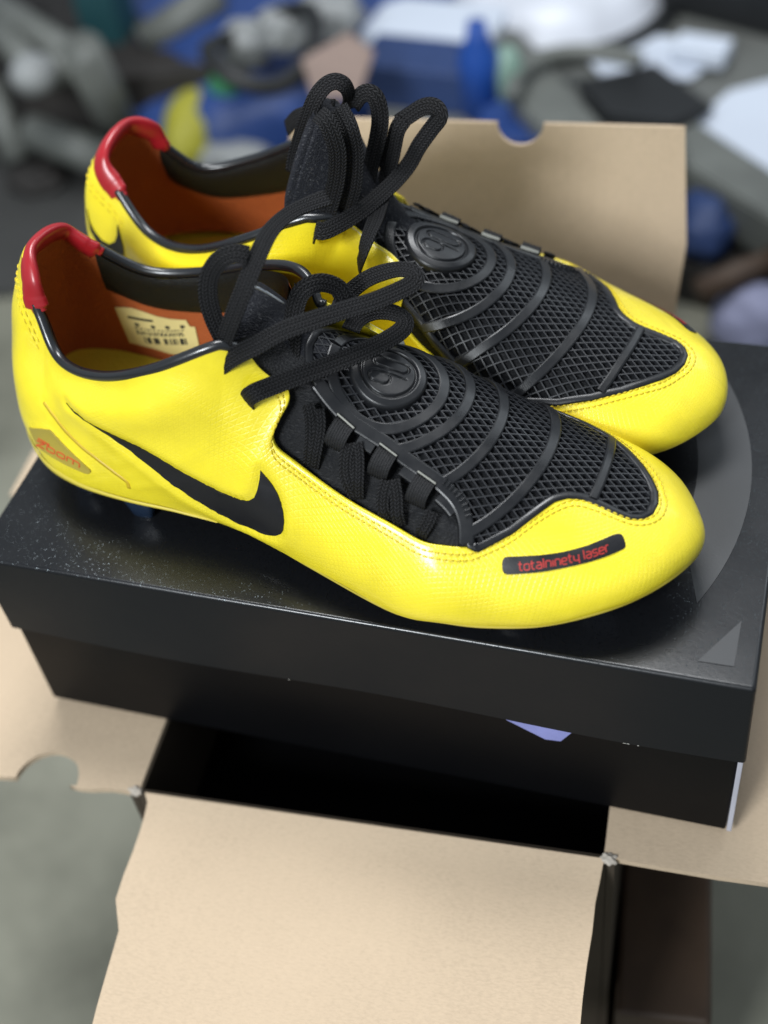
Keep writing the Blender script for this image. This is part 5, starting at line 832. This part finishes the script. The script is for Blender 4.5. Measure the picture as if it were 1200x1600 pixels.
def lathe(nm, c, prof, m, seg=32):
    V = [(c[0] + r * math.cos(q_), c[1] + r * math.sin(q_), c[2] + z) for r, z in prof for q_ in np.linspace(0, 2 * np.pi, seg, endpoint=False)]
    F = [(i * seg + j, i * seg + (j + 1) % seg, (i + 1) * seg + (j + 1) % seg, (i + 1) * seg + j) for i in range(len(prof) - 1) for j in range(seg)]; return link(nm, V, F, m)
o = lathe('blue_bottle', P3(752, 178, bz), [(.001, 0), (.020, .002), (.021, .07), (.012, .09), (.010, .105), (.001, .106)], B['bright']); tag(o, 'bright blue plastic bottle standing right of the navy crate', 'bottle')
o = lathe('glass_jar', P3(792, 168, bz), [(.001, 0), (.018, .002), (.019, .05), (.015, .058), (.013, .066), (.001, .067)], B['mint']); tag(o, 'pale green jar right of the blue bottle', 'jar')
o = lathe('blue_dish', P3(822, 208, bz), [(.001, .004), (.030, .004), (.046, .022), (.049, .021), (.033, 0), (.001, 0)], B['blue']); tag(o, 'round blue dish seen through the notch of the rear flap', 'dish')
cz = np.array([P3(px, py, bz + .04) for px, py in ((800, 150), (812, 115), (845, 92), (890, 82), (950, 84), (1000, 95))]); V, F = tubemesh(smoothpath(cz, 8), .009, 8); o = link('grey_cable', V, F, B['steel']); tag(o, 'grey cable curving over the low bench behind the notch', 'cable')
o = lathe('enamel_basin', P3(868, 4, bz), [(.001, .055), (.06, .054), (.10, .043), (.122, .02), (.128, .004), (.132, .002), (.132, 0), (.001, 0)], B['basin'], 48); tag(o, 'upturned white round basin at the top edge of the photograph', 'basin')
o = lathe('basin_ring', P3(868, 6, bz - .0), [(.128, 0), (.150, 0), (.150, .012), (.128, .012)], B['black'], 48); tag(o, 'black ring under the white basin', 'ring')
o = slab('paper_sheet', [(922, 95), (1010, 52), (1090, 62), (1130, 84), (1080, 122), (940, 118)], bz + .006, .003, B['white']); tag(o, 'white paper sheet behind the black folder', 'paper', 'white papers on the bench')
o = slab('paper_sheet', [(1085, 188), (1140, 140), (1260, 110), (1280, 300), (1205, 268)], bz + .005, .003, B['white']); tag(o, 'large white paper sheet right of the black folder', 'paper', 'white papers on the bench')
o = bevel_box('white_box', (-.03, -.018, 0), (.03, .018, .02), B['white'], None, .003, 2, loc=Vector(P3(1095, 92, bz + .008)), rot=(0, 0, -.2)); tag(o, 'small white box lying on the rear paper sheet', 'box')
o = slab('black_folder', [(898, 126), (1024, 96), (1118, 164), (1052, 196), (948, 182)], bz + .022, .010, B['black']); tag(o, 'black folder lying on the bench behind the rear flap', 'folder')
o = bevel_box('dark_case', (-.16, -.06, 0), (.16, .12, .07), B['black'], None, .008, 2, loc=Vector(P3(1170, 8, bz)), rot=(0, 0, -.4)); tag(o, 'dark case at the top right corner of the bench', 'case')
o = slab('bench_rail', [(1058, 195), (1090, 190), (1290, 318), (1290, 395), (1075, 262)], bz + .012, .05, B['steel']); tag(o, 'grey front rail of the low bench slanting down to the right', 'rail')
# beneath the bench on the right
o = bevel_box('dark_box', (-.20, -.10, 0), (.20, .16, .05), B['dark'], None, .006, 2, loc=Vector(P3(1150, 395, FZ)), rot=(0, 0, -.3)); tag(o, 'dark box on the floor below the bench rail', 'box')
bb_ = P3(1092, 455, FZ + .07), P3(1230, 395, FZ + .08); o = bar('wooden_stick', *bb_, .012, B['brown']); tag(o, 'brown wooden stick leaning across the dark box', 'stick')
o = lump('blue_rag', P3(1105, 345, FZ + .07), .03, .05, .03, B['navy'], None, .4, 41); tag(o, 'navy rag on the dark box beside the rear flap', 'rag')
o = lump('pale_bag', P3(1178, 500, FZ + .03), .04, .035, .035, B['lav'], None, .35, 43); tag(o, 'pale lavender plastic bag on the floor behind the black box', 'bag')
# right foreground: added dark brown slab by the carton
o = bevel_box('brown_slab', (-.02, -.12, 0), (.028, .12, .20), B['brown'], None, .004, 2, loc=Vector(P3(1010, 1500, FZ + .0)), rot=(0, 0, .12)); tag(o, 'dark brown slab standing on the floor beside the front flap', 'board')

# small parts littering the mat at top left
spots = [(20, 20, 'tin', 'steel', 'grey tin standing at the top left corner of the photograph'), (95, 60, 'offcut', 'silver', 'pale metal offcut under the topmost bar of the grey frame'), (150, 30, 'scrap', 'steel', 'grey scrap left of the dark teal post'), (20, 190, 'offcut', 'navy', 'navy metal offcut at the left edge beside the frame'),
         (110, 215, 'tin', 'dark', 'dark tin between the two lowest bars of the frame'), (245, 100, 'offcut', 'steel', 'grey metal offcut right of the teal post'), (270, 30, 'scrap', 'silver', 'pale scrap above the dark crate'), (285, 190, 'tin', 'steel', 'grey tin left of the upright yellow bundle'), (60, 290, 'scrap', 'dark', 'dark scrap below the grey metal rack'), (130, 170, 'offcut', 'black', 'black metal offcut in the middle of the frame')]
for k, (px, py, c_, mn, lab) in enumerate(spots):
    p = P3(px, py, FZ + .008); s_ = .018 + .004 * (k % 3); mm = B[mn]
    if c_ == 'tin': o = lathe('tin', p, [(.001, 0), (s_ * .8, .001), (s_ * .8, s_ * 1.6), (s_ * .7, s_ * 1.75), (.001, s_ * 1.75)], mm, 20)
    elif c_ == 'offcut': o = bevel_box('metal_offcut', (-s_ * 2.2, -s_ * .5, 0), (s_ * 2.2, s_ * .5, s_ * .6), mm, None, .002, 2, loc=Vector(p), rot=(0, 0, k * .7))
    else: o = lump('scrap', p + [0, 0, s_ * .4], s_ * 1.4, s_, s_ * .6, mm, None, .5, 60 + k)
    tag(o, lab, c_)
